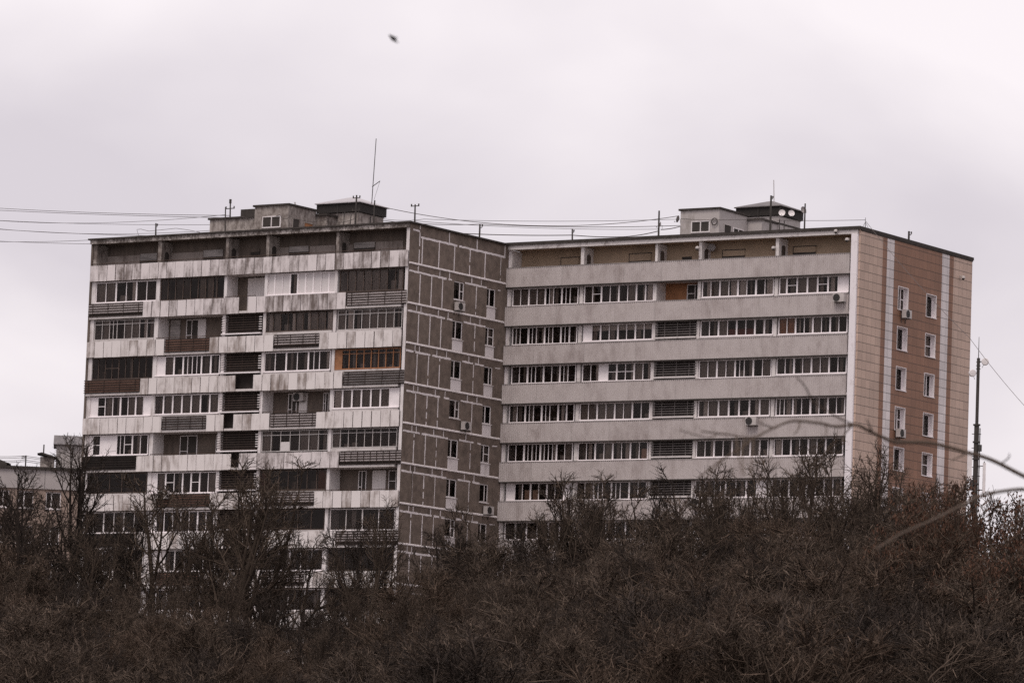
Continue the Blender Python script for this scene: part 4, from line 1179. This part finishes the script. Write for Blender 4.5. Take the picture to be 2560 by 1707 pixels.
# ------------------------------------------------------------------ far block at the left edge
def far_block():
    Y = 372.0
    p0 = at_depth(-260, 1160, Y); p1 = at_depth(300, 1173.5, Y + 1.5)
    ux = Vector((p1.x - p0.x, p1.y - p0.y, 0)); Lx = ux.length; ux.normalize()
    th = math.atan2(ux.y, ux.x)
    gz = ground_z(0, Y)
    e = empty('apartment_block', (p0.x, p0.y, gz), th, 'low tan block with pale top band behind the tall bare tree at the left', 'apartment block')
    uy = Vector((-ux.y, ux.x, 0)); o = Vector((p0.x, p0.y, gz))
    def hit(px, py, y=0.0):
        d = ray(px, py); q = o + uy * y - CAM; t = q.dot(uy) / d.dot(uy); p = CAM + d * t - o
        return p.dot(ux), p.z
    Ht = hit(100, 1169)[1]
    zb = hit(100, 1222)[1]
    wl = []
    zc = hit(133, 1251)[1]
    hh = 1.35
    cols = [hit(x, 1251)[0] for x in (-185, -95, 3, 64, 133, 235)]
    for r_ in range(9):
        z0 = zc - hh / 2 - 2.75 * r_
        if z0 < 1: break
        for c in cols: wl.append((c - .6, c + .6, z0, z0 + hh))
    m = MB(); holed(m, 0, Lx, -.5, zb, wl, lambda b, d, z: (b, d, z), .18); m.box(0.01, Lx - .01, .9, 11, -.5, Ht - .3)
    m.build('brick_wall', MT['brick_tan'], e)
    m = MB()
    n = 9
    for i in range(n): m.box(Lx * i / n + .015, Lx * (i + 1) / n - .015, -.12, .5, zb + .003, Ht - .14, random.random())
    for x in (45, 95): 
        a, z = hit(x, 1200); m.box(a - .15, a + .1, -.14, -.121, z - .25, z + .25)
    m.build('parapet_band', MT['far_band'], e)
    m = MB(); m.box(-.2, Lx + .2, -.3, 11.2, Ht - .138, Ht + .06); m.build('roof', MT['bitumen'], e)
    for a, b, c, d in wl:
        f = MB(); g = MB()
        f.box(a, a + .08, .1, .16, c, d); f.box(b - .08, b, .1, .16, c, d); f.box(a + .08, b - .08, .1, .16, c, c + .08); f.box(a + .08, b - .08, .1, .16, d - .08, d)
        mid = a + (b - a) * random.choice([.38, .6]); f.box(mid - .045, mid + .045, .102, .158, c + .08, d - .08)
        f.box(a - .05, b + .05, -.06, .098, c - .06, c - .002)
        q = f.build('window', MT['pvc'], e)
        g.quad((a + .05, .13, c + .05), (b - .05, .13, c + .05), (b - .05, .13, d - .05), (a + .05, .13, d - .05)); g.build('pane', MT['glass'], q)
    # roof hut with sloping tin roof
    a, z0 = hit(139, 1165, 4.0); b = hit(236, 1165, 4.0)[0]; z1 = hit(170, 1112, 4.0)[1]; z2 = hit(170, 1095, 6)[1]
    m = MB(); m.box(a, b, 4, 8, Ht + .062, z1); q = m.build('roof_hut', MT['concrete_newer'], e)
    m = MB(); m.prism([(3.7, z1 + .002), (8.2, z1 + .002), (8.2, z2 + .25), (6.0, z2 + .2)], 'x', a - .25, b + .25); m.build('tin_roof', MT['tin_dark'], q)
    a, z0 = hit(100, 1160, 2.5); b = hit(135, 1160, 2.5)[0]; z1 = hit(118, 1142, 2.5)[1]
    m = MB(); m.box(a, b, 2.5, 4, Ht + .062, z1); q = m.build('roof_vent', MT['concrete_grey'], e)
    m = MB(); m.prism([(a - .25, z1 + .25), (a + .1, z1 + .34), (b + .2, z1 + .01), (b + .2, z1 - .1)], 'y', 2.2, 4.2); m.build('vent_roof', MT['bitumen'], q)
    a = hit(-30, 1160, 2.5)[0]; b = hit(24, 1160, 2.5)[0]; z1 = hit(0, 1154, 2.5)[1]
    m = MB(); m.prism([(a, Ht + .062), (b - .3, Ht + .062), (b - .2, z1 - .1), (b + .1, z1 - .15), (a, z1 + .5)], 'y', 2.2, 5); m.build('stair_head', MT['bitumen'], e)
    for i, (px, top, lab) in enumerate(((110, 1111, 'thin pole on the roof vent of the low tan block'), (65, 1138, 'thin pole standing on the flat roof of the low tan block'))):
        a, z = hit(px, top, 3.0)
        zb_ = Ht + .06 if i else hit(118, 1142, 2.5)[1] + .2
        pe = empty('roof_pole', o + ux * a + uy * 3 + Vector((0, 0, zb_)), th, lab, 'pole', 'poles and aerials on the roofs')
        m = MB(); m.tube([(0, 0, 0), (0, 0, z - zb_)], .06, 6); m.build('shaft', MT['metal_dark'], pe)
        if i:
            m = MB(); m.tube([(-.35, 0, z - zb_ - .1), (.05, 0, z - zb_ - .1)], .03, 5); m.tube([(-.35, 0, z - zb_ - .25), (.05, 0, z - zb_ - .25)], .03, 5); m.build('insulator_arm', MT['metal_dark'], pe)
    pole = o + ux * hit(65, 1140, 3)[0] + uy * 3
    for i, y in enumerate((1139, 1143, 1149, 1153)):
        h = hit(62, y, 3.0)
        cable(['uppermost', 'second', 'third', 'lowest'][i] + ' of four faint cables over the low tan block', [at_depth(-80, y - 6 + i, 380), o + ux * h[0] + uy * 3 + Vector((0, 0, h[1])), at_depth(260, y + 14, 385)], .15, .02, 12)
far_block()

# ------------------------------------------------------------------ aerial mast at the right edge
def cell_mast():
    Y = 305.0
    pt = at_depth(2451, 897, Y)
    def P(px, py): q = at_depth(px, py, Y); return q
    base = P(2436, 1290); gz = ground_z(0, Y)
    e = empty('aerial_mast', (base.x, base.y, gz), 0, 'slim dark mast with two round dishes and panel aerials by the tiled gable', 'mast')
    O = Vector((base.x, base.y, gz))
    loc = lambda px, py, dy=0: P(px, py) - O + Vector((0, dy, 0))
    X = lambda px, py: (P(px, py) - O).x
    z = lambda py: (P(2445, py) - O).z
    m = MB(); m.tube([(0, 0, 0), (0, 0, z(1062))], .20, 10, r1=.165)
    for py in (1062, 1105, 1147, 1210): m.tube([(0, 0, z(py) - .05), (0, 0, z(py) + .05)], .24, 10)
    for py in (1085, 1120, 1135, 1168, 1190, 1225): m.tube([(-.3, 0, z(py)), (.3, 0, z(py))], .025, 5)
    m.tube([(.21, -.1, z(1280)), (.21, -.1, z(1070))], .035, 5)
    m.build('lower_tube', MT['metal_dark'], e)
    m = MB(); m.box(.12, .34, -.25, .05, z(1128), z(1112)); m.box(-.34, -.15, -.25, .05, z(1222), z(1200)); m.build('radio_box', MT['ac_dark'], e)
    m = MB(); m.tube([(0, 0, z(1061)), (0, 0, z(895))], .105, 8)
    for py in (905, 914, 922): m.tube([(-.14, 0, z(py)), (.14, 0, z(py))], .03, 5)
    m.build('upper_tube', MT['metal_dark'], e)
    m = MB(); m.tube([(0, 0, z(896)), (0, 0, z(842))], .03, 5, r1=.015); m.build('whip', MT['metal_dark'], e)
    for sx, py, dx in ((1, 903.5, .42), (-1, 933, -.36)):
        m = MB(); m.lathe([(0, -.05), (.21, -.04), (.235, .0), (.235, .16), (.12, .2), (0, .2)], (dx, -.1, z(py)), (0.15 * sx, 1, 0), 20); q = m.build('drum_dish', MT['dish'], e)
        m = MB(); m.tube([(0, 0, z(py)), (dx, .02, z(py))], .03, 5); m.tube([(dx * .6, .0, z(py) - .4), (dx, .05, z(py))], .015, 4); m.build('arm', MT['metal_dark'], q)
    for dx, w_, a, b in ((-.40, .30, 1133, 1198), (.56, .18, 1156, 1232)):
        m = MB(); m.box(dx - w_ / 2, dx + w_ / 2, -.06, .08, z(b), z(a)); q = m.build('panel_aerial', MT['dish'], e)
        m = MB()
        for py in (a + 8, b - 8): m.tube([(0, 0, z(py)), (dx, .1, z(py))], .03, 5)
        m.tube([(dx, .13, z(b) - .2), (dx, .13, z(a) + .1)], .035, 6); m.build('arm', MT['metal_dark'], q)
cell_mast()

# ------------------------------------------------------------------ ground
def ground():
    m = MB()
    xs = [-1500, -400, -150, -80, -40, -15, 0, 15, 40, 80, 150, 400, 1500]
    ys = [-60, -10, 20, 40, 60, 80, 100, 120, 140, 160, 180, 200, 220, 240, 260, 280, 300, 340, 420, 700, 1500, 4000]
    for i in range(len(xs) - 1):
        for j in range(len(ys) - 1):
            q = [(xs[i], ys[j]), (xs[i + 1], ys[j]), (xs[i + 1], ys[j + 1]), (xs[i], ys[j + 1])]
            m.quad(*[(x, y, ground_z(x, y)) for x, y in q])
    o = m.build('ground', mat('leaf_litter_soil', (0.055, 0.042, 0.034), 0.95, 0.4, 0.6))
    tag(o, kind='structure')
ground()

# ------------------------------------------------------------------ bare trees
def mat_bark(name, c0, c1):
    m, t, b = _new(name)
    b.inputs['Roughness'].default_value = 0.9
    b.inputs['Specular IOR Level'].default_value = 0.15
    n = t.nodes.new
    at = n('ShaderNodeAttribute'); at.attribute_name = 'tone'
    mxn = n('ShaderNodeMix'); mxn.data_type = 'RGBA'
    mxn.inputs['A'].default_value = (*c0, 1); mxn.inputs['B'].default_value = (*c1, 1)
    t.links.new(at.outputs['Fac'], mxn.inputs['Factor']); t.links.new(mxn.outputs['Result'], b.inputs['Base Color'])
    return m
BARK = {'brown': mat_bark('brown_bark', (0.028, 0.0200, 0.0152), (0.185, 0.136, 0.105)),
        'dark': mat_bark('dark_bark', (0.017, 0.0125, 0.0102), (0.09, 0.067, 0.055)),
        'rusty': mat_bark('reddish_bark', (0.033, 0.0225, 0.0162), (0.185, 0.130, 0.098))}
LEAF = mat_bark('dry_brown_seed_bunches', (0.045, 0.024, 0.016), (0.12, 0.062, 0.042))

def grow(rng, P0, D0, Ln, n, up, wob):
    P = [P0]; d = D0.copy(); p = P0.copy()
    st = (Ln / n)[:, None]
    for i in range(n):
        d = d + rng.normal(0, wob, d.shape); d[:, 2] += up
        d /= np.linalg.norm(d, axis=1)[:, None]
        p = p + d * st; P.append(p)
    return np.stack(P, 1)

def tubes(pl, r0, r1, sides):
    """pl (N,n+1,3) polylines to tapered tubes"""
    N_, k, _ = pl.shape
    tg = np.gradient(pl, axis=1); tg /= np.linalg.norm(tg, axis=2)[..., None] + 1e-9
    ref = np.zeros_like(tg); ref[..., 0] = 1
    ref[np.abs(tg[..., 0]) > .8] = (0, 1, 0)
    a = np.cross(tg, ref); a /= np.linalg.norm(a, axis=2)[..., None] + 1e-9
    b = np.cross(tg, a)
    rr = r0[:, None] + (r1 - r0)[:, None] * np.linspace(0, 1, k)[None]
    an = np.arange(sides) * 2 * np.pi / sides
    v = pl[:, :, None] + (a[:, :, None] * np.cos(an)[None, None, :, None] + b[:, :, None] * np.sin(an)[None, None, :, None]) * rr[:, :, None, None]
    idx = np.arange(N_ * k * sides).reshape(N_, k, sides)
    nx = np.roll(idx, -1, 2)
    f = np.stack([idx[:, :-1], nx[:, :-1], nx[:, 1:], idx[:, 1:]], -1).reshape(-1, 4)
    return v.reshape(-1, 3), f, k * sides

def children(rng, pl, per, tmin, amin, amax, tmax=1.0):
    N_, k, _ = pl.shape
    t = (tmin + (tmax - tmin) * (np.arange(per)[None] + rng.random((N_, per))) / per)
    x = t * (k - 1); i = np.minimum(x.astype(int), k - 2); fr = (x - i)[..., None]
    ii = np.arange(N_)[:, None]
    p = pl[ii, i] * (1 - fr) + pl[ii, i + 1] * fr
    d = pl[ii, i + 1] - pl[ii, i]; d /= np.linalg.norm(d, axis=2)[..., None]
    q = rng.normal(size=d.shape); q -= (q * d).sum(2)[..., None] * d; q /= np.linalg.norm(q, axis=2)[..., None]
    an = rng.uniform(amin, amax, (N_, per))[..., None]
    c = d * np.cos(an) + q * np.sin(an)
    return p.reshape(-1, 3), c.reshape(-1, 3), t.reshape(-1), np.repeat(np.arange(N_), per)

def np_mesh(name, V, Fc, T, mats, MI=None):
    me = bpy.data.meshes.new(name)
    me.vertices.add(len(V)); me.vertices.foreach_set('co', V.astype(np.float32).ravel())
    me.loops.add(Fc.size); me.loops.foreach_set('vertex_index', Fc.astype(np.int32).ravel())
    me.polygons.add(len(Fc)); me.polygons.foreach_set('loop_start', np.arange(0, Fc.size, 4, dtype=np.int32))
    me.polygons.foreach_set('loop_total', np.full(len(Fc), 4, dtype=np.int32))
    for q in mats: me.materials.append(q)
    at = me.attributes.new('tone', 'FLOAT', 'POINT'); at.data.foreach_set('value', T.astype(np.float32))
    me.update(); me.validate()
    return me

def tree_meshes(seed, Ht, kind, bark):
    """trunk with limbs, twig crown, and for seed-bearing trees the hanging bunches"""
    rng = np.random.default_rng(seed)
    A = np.array
    spec = {'tall': dict(lead=.45, nl=10, lt=.25, la=(.35, .8), ll=.45, up=.08, nb=5, nt=4, nf=2, tw=.5, ne=5),
            'thin': dict(lead=.4, nl=10, lt=.22, la=(.45, 1.05), ll=.48, up=.06, nb=6, nt=4, nf=2, tw=.5, ne=5),
            'spread': dict(lead=.35, nl=11, lt=.18, la=(.35, 1.0), ll=.5, up=.06, nb=7, nt=5, nf=2, tw=.5, ne=6),
            'bush': dict(lead=.2, nl=15, lt=.04, la=(.2, .9), ll=.75, up=.03, nb=8, nt=5, nf=2, tw=.5, ne=6),
            'ash': dict(lead=.4, nl=11, lt=.2, la=(.4, 1.0), ll=.45, up=.08, nb=6, nt=4, nf=1, tw=.5, ne=6),
            'whip': dict(lead=.7, nl=7, lt=.4, la=(.3, .6), ll=.22, up=.13, nb=4, nt=2, nf=1, tw=.45, ne=3)}[kind]
    fine = .85 if kind == 'bush' else .9 if kind == 'spread' else 1.0
    tk = .7 if kind in ('tall', 'thin', 'whip') else 1.0
    tr = grow(rng, np.zeros((1, 3)), A([[0, 0, 1.0]]), A([Ht * .92]), 12, .05, .045)
    nlead = 3 if kind != 'whip' else 1
    lp, ld, lt, lpar = children(rng, tr, nlead, spec['lead'] * .8, .22, .5, spec['lead'] + .25)
    leads = grow(rng, lp, ld, Ht * (.95 - lt) * rng.uniform(.85, 1.05, len(lt)), 8, .10, .06)
    R0 = (.0145 if kind in ('tall', 'thin') else .014) * Ht + .04
    def rad(t): return R0 * (1 - .88 * t)
    p1, d1, t1, _ = children(rng, tr, spec['nl'], spec['lt'], *spec['la'])
    l1 = Ht * spec['ll'] * (1.08 - t1) * rng.uniform(.7, 1.15, len(t1)) + .3
    lim = grow(rng, p1, d1, l1, 7, spec['up'], .07)
    p2, d2, t2, par2 = children(rng, leads, 5, .15, .35, .8)
    l2 = Ht * .2 * (1.1 - t2) * rng.uniform(.7, 1.2, len(t2)) + .3
    lim2 = grow(rng, p2, d2, l2, 7, spec['up'], .07)
    limbs = np.concatenate([lim, lim2])
    lr = np.concatenate([rad(t1) * .55, rad(lt[par2] + (1 - lt[par2]) * t2) * .55]); lr = np.maximum(lr, .022)
    Vs, Fs, Ts = [], [], []; off = 0
    def add(store, pl, r0, r1, sides, tone):
        v, f, per = tubes(pl, r0, r1, sides)
        store[0].append(v); store[1].append(f + store[3]); store[2].append(np.repeat(tone, per)); store[3] += len(v)
    TK = [[], [], [], 0]; CR = [[], [], [], 0]
    add(TK, tr, A([R0]), A([.02]), 8, A([.12]))
    add(TK, leads, rad(lt) * .75, np.full(len(lt), .016), 6, np.full(len(lt), .12))
    add(TK, limbs, lr, np.full(len(lr), .014), 5, rng.uniform(.05, .3, len(lr)))
    allp = limbs
    b0, bd, bt, bp = children(rng, np.concatenate([limbs, leads[:, ::1][:, :8]]) if leads.shape[1] == 8 else limbs, spec['nb'], .15, .4, 1.05)
    segl = np.linalg.norm(np.diff(limbs, axis=1), axis=2).sum(1)
    bl = segl[bp % len(limbs)] * .55 * (1.2 - bt) * rng.uniform(.5, 1.3, len(bt)) + .3
    br = grow(rng, b0, bd, bl, 6, .05, .11)
    br_r = np.maximum(lr[bp % len(limbs)] * .45, .016)
    add(CR, br, br_r, np.full(len(bl), .011), 4, rng.uniform(.1, .6, len(bl)))
    # leader and trunk tips carry branches as well
    c0, c1, ct, _ = children(rng, leads, spec['ne'], .3, .3, .8)
    ex = grow(rng, c0, c1, (Ht * .07 * (1.2 - ct) + .3), 5, .1, .12)
    add(CR, ex, np.full(len(ct), .018), np.full(len(ct), .011), 4, rng.uniform(.1, .6, len(ct)))
    c0, c1, ct2, _ = children(rng, tr, spec['ne'] + 3, .55, .3, .8)
    ex2 = grow(rng, c0, c1, (Ht * .07 * (1.2 - ct2) + .3), 5, .1, .12)
    add(CR, ex2, np.full(len(ct2), .018), np.full(len(ct2), .011), 4, rng.uniform(.1, .6, len(ct2)))
    ex_ = np.concatenate([ex, ex2])
    ex_ = ex_[:, np.array([0, 1, 2, 3, 4, 5, 5])] if ex_.shape[1] == 6 else ex_
    ex_[:, 6] += (ex_[:, 5] - ex_[:, 4]) * .5
    br = np.concatenate([br, ex_])
    t0, td, tt, tp = children(rng, br, spec['nt'], .1, .4, 1.1)
    bl2 = np.linalg.norm(np.diff(br, axis=1), axis=2).sum(1)
    tl = bl2[tp] * spec['tw'] * (1.15 - tt * .8) * rng.uniform(.3, 1.4, len(tt)) + .15
    tw = grow(rng, t0, td, tl, 3, .03, .11)
    add(CR, tw, np.full(len(tl), .0135 * fine), np.full(len(tl), .007 * fine), 3, np.clip(rng.beta(1.0, 4.6, len(tl)) * 1.7, 0, 1) * tk)
    f0, fd, ft, fp = children(rng, tw, spec['nf'], .15, .4, 1.0)
    fl = tl[fp] * .5 * rng.uniform(.3, 1.4, len(ft)) + .08
    ftw = grow(rng, f0, fd, fl, 1, .03, .1)
    add(CR, ftw, np.full(len(fl), .0085 * fine), np.full(len(fl), .0055 * fine), 3, np.clip(rng.beta(1.0, 4.2, len(fl)) * 1.6, 0, 1) * tk)
    cat_ = lambda s: (np.concatenate(s[0]), np.concatenate(s[1]), np.concatenate(s[2]))
    tm = np_mesh('trunk', *cat_(TK), [bark]); cm = np_mesh('crown', *cat_(CR), [bark])
    return tm, cm, tw, rng

def seed_mesh(tw, rng, frac):
    """bunches of hanging dry seeds at twig ends"""
    ends = tw[rng.random(len(tw)) < frac][:, -1]
    per = 9
    c = np.repeat(ends, per, 0) + rng.normal(0, .10, (len(ends) * per, 3)) + np.array([0, 0, -.13]) * rng.random((len(ends) * per, 1)) * 1.6
    n_ = len(c)
    dn = np.tile([0, 0, -1.0], (n_, 1)) + rng.normal(0, .35, (n_, 3)); dn /= np.linalg.norm(dn, axis=1)[:, None]
    sd_ = rng.normal(size=(n_, 3)); sd_ -= (sd_ * dn).sum(1)[:, None] * dn; sd_ /= np.linalg.norm(sd_, axis=1)[:, None]
    ln = rng.uniform(.09, .17, (n_, 1)); wd = rng.uniform(.018, .035, (n_, 1))
    V = np.stack([c, c + dn * ln * .4 + sd_ * wd, c + dn * ln, c + dn * ln * .4 - sd_ * wd], 1).reshape(-1, 3)
    Fc = np.arange(n_ * 4).reshape(-1, 4)
    return np_mesh('seed_bunches', V, Fc, np.repeat(rng.random(n_), 4), [LEAF])

PROTO = {}
def proto(key, seed, Ht, kind, bark, seeds=0.0):
    tm, cm, tw, rng = tree_meshes(seed, Ht, kind, BARK[bark])
    PROTO[key] = (tm, cm, seed_mesh(tw, rng, seeds) if seeds else None, Ht)
for i in range(4): proto('tall%d' % i, 11 + i, 15.0, 'tall', 'dark' if i % 2 else 'brown')
for i in range(4): proto('thin%d' % i, 21 + i, 12.0, 'thin', 'dark' if i % 2 else 'brown')
for i in range(3): proto('spread%d' % i, 31 + i, 11.0, 'spread', ['brown', 'rusty', 'brown'][i])
for i in range(4): proto('bush%d' % i, 51 + i, 6.5, 'bush', ['brown', 'rusty', 'brown', 'dark'][i])
proto('whip0', 71, 12.0, 'whip', 'dark'); 
proto('ash0', 81, 11.0, 'ash', 'rusty', .36); proto('ash1', 82, 10.0, 'ash', 'brown', .30)

def tree(key, px, top, Y, label, group=None, wide=1.0, name='bare_tree', cat='tree', rz=None):
    """a tree whose tip reaches picture height `top` when it stands Y metres away"""
    tm, cm, sm, Ht = PROTO[key]
    q = at_depth(px, top, Y)
    gz = ground_z(q.x, Y)
    s = (q.z - gz) / (Ht * .97)
    e = empty(name, (q.x, Y, gz - .1), random.uniform(0, 6.28) if rz is None else rz, label, cat, group)
    e.scale = (s * wide, s * wide * random.uniform(.9, 1.1), s)
    link('trunk', tm, e); link('crown', cm, e)
    if sm: link('seed_bunches', sm, e)
    return e
# trees that can be told apart
tree('tall1', 165, 1062, 268, 'tall dark bare tree in front of the low tan block, its tip above the roofs', wide=1.1)
tree('tall3', 262, 1250, 262, 'leaning bare tree crossing the lower left corner of the weathered block', wide=1.2)
tree('tall2', 556, 1135, 255, 'tall bare tree with forked dark stem before the middle of the weathered block', wide=1.15)
tree('thin0', 660, 1165, 258, 'bare tree spreading right of the forked one, below the stained panels', wide=1.3)
tree('thin2', 405, 1180, 262, 'bare tree with fine fan of twigs over the second bay of the weathered block', wide=1.25)
tree('tall0', 905, 1235, 255, 'bare tree reaching the corner pillar of the weathered block', wide=.95)
tree('thin1', 1080, 1300, 250, 'bare tree hiding the foot of the brown gable', wide=1.0)
tree('whip0', 1424, 1172, 262, 'single thin sapling rising alone before the lower grey band', wide=1.0)
tree('spread0', 1620, 1245, 240, 'reddish twiggy tree in front of the louvred middle bay', wide=1.0)
tree('thin2', 1812, 1165, 248, 'forked bare tree below the air conditioner of the grey bands', wide=.85)
tree('tall0', 1925, 1135, 246, 'bare tree with sickle-shaped twigs left of the white corner pillar', wide=.95)
tree('thin2', 2030, 1085, 244, 'bare tree standing against the white corner pillar', wide=.9)
tree('tall2', 2105, 1075, 240, 'upright dense bare tree before the near strip of the tiled gable', wide=.95)
tree('ash1', 2290, 1205, 225, 'seed-hung brown tree below the windows of the tiled gable', wide=1.0)
tree('ash0', 2370, 1175, 215, 'seed-hung brown tree at the foot of the aerial mast', wide=.9)
tree('ash0', 2480, 1222, 205, 'seed-hung brown tree against the sky at the right edge', wide=1.1)
tree('ash1', 2560, 1270, 190, 'seed-hung brown tree cut by the right edge of the picture', wide=1.1)
tree('ash1', 2428, 1232, 222, 'seed-hung brown tree wrapping the lower tube of the aerial mast', wide=1.1)
tree('ash0', 2330, 1250, 210, 'seed-hung brown tree before the far edge strip of the tiled gable', wide=1.1)
tree('ash1', 2520, 1345, 180, 'low seed-hung tree in front of the pale sky beside the mast', wide=1.2)
tree('ash0', 2445, 1385, 172, 'lowest seed-hung tree under the aerial mast', wide=1.2)
# the wood: rows of trees, each row nearer and lower in the picture
rs = random.Random(5)
def sky_line(px):
    pts = [(-100, 1330), (60, 1330), (200, 1410), (420, 1460), (700, 1470), (900, 1470), (1080, 1400), (1250, 1345), (1500, 1325), (1650, 1305), (2000, 1290), (2200, 1285), (2380, 1310), (2430, 1430), (2700, 1440)]
    for (a, b), (c, d) in zip(pts[:-1], pts[1:]):
        if a <= px <= c: return b + (d - b) * (px - a) / (c - a)
    return 1400
GR = {'far': 'bare trees of the wood in front of the blocks', 'mid': 'bare trees of the middle of the wood', 'near': 'bare brush at the near side of the wood'}
def row(Y, step, dtop, keys, lab, grp, jit, xa=-120.0, xb=2700.0):
    x = xa
    while x < xb:
        px = x + rs.uniform(-.4, .4) * step
        tp = sky_line(px) + dtop + rs.uniform(-jit, jit)
        kk = rs.choice(keys)
        tree(kk, px, tp, Y + rs.uniform(-9, 9), lab, grp, rs.uniform(1.2, 1.7) if kk[:2] in ('bu', 'sp') else rs.uniform(.9, 1.3))
        x += step
REAR = 'bare brown tree in the rear row of the dense wood under the blocks'
THIN = ['tall0', 'tall1', 'tall3', 'thin0', 'thin1', 'thin2', 'thin3']
row(264, 74, -140, THIN, REAR, GR['far'], 85, -120, 1060)
row(252, 84, -10, THIN, REAR, GR['far'], 50, -120, 1100)
row(262, 46, -85, ['tall0', 'thin2', 'tall1', 'tall3', 'tall2', 'thin0'], REAR, GR['far'], 65, 1120, 2400)
row(240, 75, 25, ['spread0', 'spread1', 'spread2', 'thin1', 'tall2'], REAR, GR['far'], 40, 1120)
row(225, 95, 70, ['spread0', 'thin0', 'spread2', 'thin3'], REAR, GR['far'], 40)
row(204, 85, 100, ['spread0', 'spread1', 'spread2', 'bush1'], 'bare twiggy tree in the middle of the dense wood', GR['mid'], 65)
row(176, 88, 160, ['bush0', 'bush1', 'bush2', 'spread1'], 'bare twiggy tree in the middle of the dense wood', GR['mid'], 65)
row(190, 120, 95, ['thin1', 'thin3', 'tall0', 'tall2', 'spread1'], 'bare twiggy tree in the middle of the dense wood', GR['mid'], 50)
row(160, 135, 165, ['thin1', 'thin3', 'tall0', 'tall2'], 'bare twiggy tree in the middle of the dense wood', GR['mid'], 50)
row(136, 150, 235, ['thin1', 'thin0', 'thin3', 'tall0'], 'leafless brush along the bottom edge of the picture', GR['near'], 50)
row(149, 95, 230, ['bush0', 'bush1', 'bush2', 'bush3'], 'leafless brush along the bottom edge of the picture', GR['near'], 60)
row(122, 105, 290, ['bush0', 'bush1', 'bush2', 'bush3'], 'leafless brush along the bottom edge of the picture', GR['near'], 50)

# ------------------------------------------------------------------ near branches hanging in from the right
def near_tree():
    Y = 32.0
    base = at_depth(2990, 1707, Y); gz = 0.0
    e = empty('overhanging_tree', (base.x, Y, gz), 0, 'near tree outside the right edge whose blurred bare branches reach into the picture', 'tree')
    O = Vector((base.x, Y, gz))
    m = MB(); m.tube([(0, 0, 0), (.03, .02, 1.5), (-.02, 0, 3.2), (.05, .05, 5.4), (.0, .1, 7.5)], .13, 10, r1=.05); m.build('trunk', BARK['brown'], e)
    def br(pts, w0, w1, dy0=0.0, dy1=0.0):
        m = MB(); P = []
        K = len(pts)
        dense = []
        for i in range(K - 1):
            p0 = pts[max(i - 1, 0)]; p1 = pts[i]; p2 = pts[i + 1]; p3 = pts[min(i + 2, K - 1)]
            for s in range(6):
                t = s / 6
                dense.append(tuple(.5 * ((2 * p1[a]) + (-p0[a] + p2[a]) * t + (2 * p0[a] - 5 * p1[a] + 4 * p2[a] - p3[a]) * t * t + (-p0[a] + 3 * p1[a] - 3 * p2[a] + p3[a]) * t ** 3) for a in (0, 1)))
        dense.append(pts[-1])
        for i, (x, y) in enumerate(dense):
            t = i / (len(dense) - 1)
            P.append(at_depth(x, y, Y + dy0 + (dy1 - dy0) * t) - O)
        m.tube(P, w0, 7, .38, r1=w1)
        m.build('branch', BARK['brown'], e)
    px = Y / F_PX
    br([(2985, 1330), (2760, 1255), (2650, 1228), (2560, 1190), (2480, 1150), (2411, 1129), (2330, 1108), (2262, 1105), (2230, 1103), (2175, 1078), (2140, 1062), (2090, 1066), (2050, 1058), (1990, 1052), (1960, 1058), (1920, 1076), (1880, 1094), (1820, 1086), (1755, 1078)], 6.2 * px, 1.9 * px, 0, -2.5)
    br([(2985, 1240), (2760, 1205), (2600, 1224), (2540, 1223), (2455, 1238), (2400, 1265), (2330, 1300), (2260, 1330), (2190, 1372)], 5.5 * px, 2.2 * px, 0, -4)
    for pts, a, b in (([(1880, 1094), (1862, 1113), (1800, 1152), (1770, 1176), (1745, 1195)], 3, 1.6), ([(1806, 1150), (1790, 1170), (1764, 1196)], 2, 1.2), ([(1862, 1098), (1855, 1130), (1862, 1188)], 2.4, 1.2), ([(1840, 1092), (1846, 1140), (1858, 1190)], 2, 1.2),
                      ([(1885, 1094), (1880, 1140), (1876, 1196)], 2.2, 1.2), ([(1795, 1083), (1770, 1094), (1700, 1075)], 2, 1.2), ([(1935, 1070), (1912, 1062), (1898, 1055)], 2.4, 1.4), ([(2030, 1003), (2012, 965), (1992, 944)], 2.2, 1.4), ([(2060, 1058), (2066, 1072), (2064, 1090)], 2, 1.2),
                      ([(2000, 1053), (1996, 1072), (1984, 1086)], 2.6, 1.4), ([(2180, 1078), (2172, 1060), (2166, 1048)], 2.4, 1.4), ([(2130, 1064), (2112, 1084), (2106, 1110)], 2.8, 1.6), ([(2500, 1160), (2520, 1146), (2524, 1134)], 2.2, 1.2), ([(2420, 1130), (2402, 1140), (2380, 1150)], 2.6, 1.4), ([(2150, 1066), (2100, 1046), (2030, 1003)], 2.6, 1.6)):
        br(pts, a * px, b * px, -1.2, -1.6)
near_tree()

# ------------------------------------------------------------------ small bird in the sky
def bird():
    c = at_depth(983, 97, 30.0)
    e = empty('flying_bird', c, R(35), 'tiny dark bird blurred against the pale sky above the left block', 'bird')
    m = MB()
    ax = (1, 0, -.45)
    m.lathe([(0, -.055), (.008, -.05), (.017, -.03), (.021, .0), (.019, .02), (.012, .036), (.0125, .045), (.008, .058), (.002, .066), (0, .07)], (0, 0, 0), (-1, 0, .4), 14)
    for s in (-1, 1):
        m.prism([(-.012, s * .012), (.02, s * .014), (.028, s * .05), (.012, s * .075), (-.004, s * .05)][::s], 'z', .004, .008)
    m.prism([(.04, -.006), (.075, -.014), (.078, .012), (.04, .006)], 'z', -.03, -.026)
    m.build('body', MT['slat_void_black'], e)
    e.scale = (.55, .55, .75)
bird()
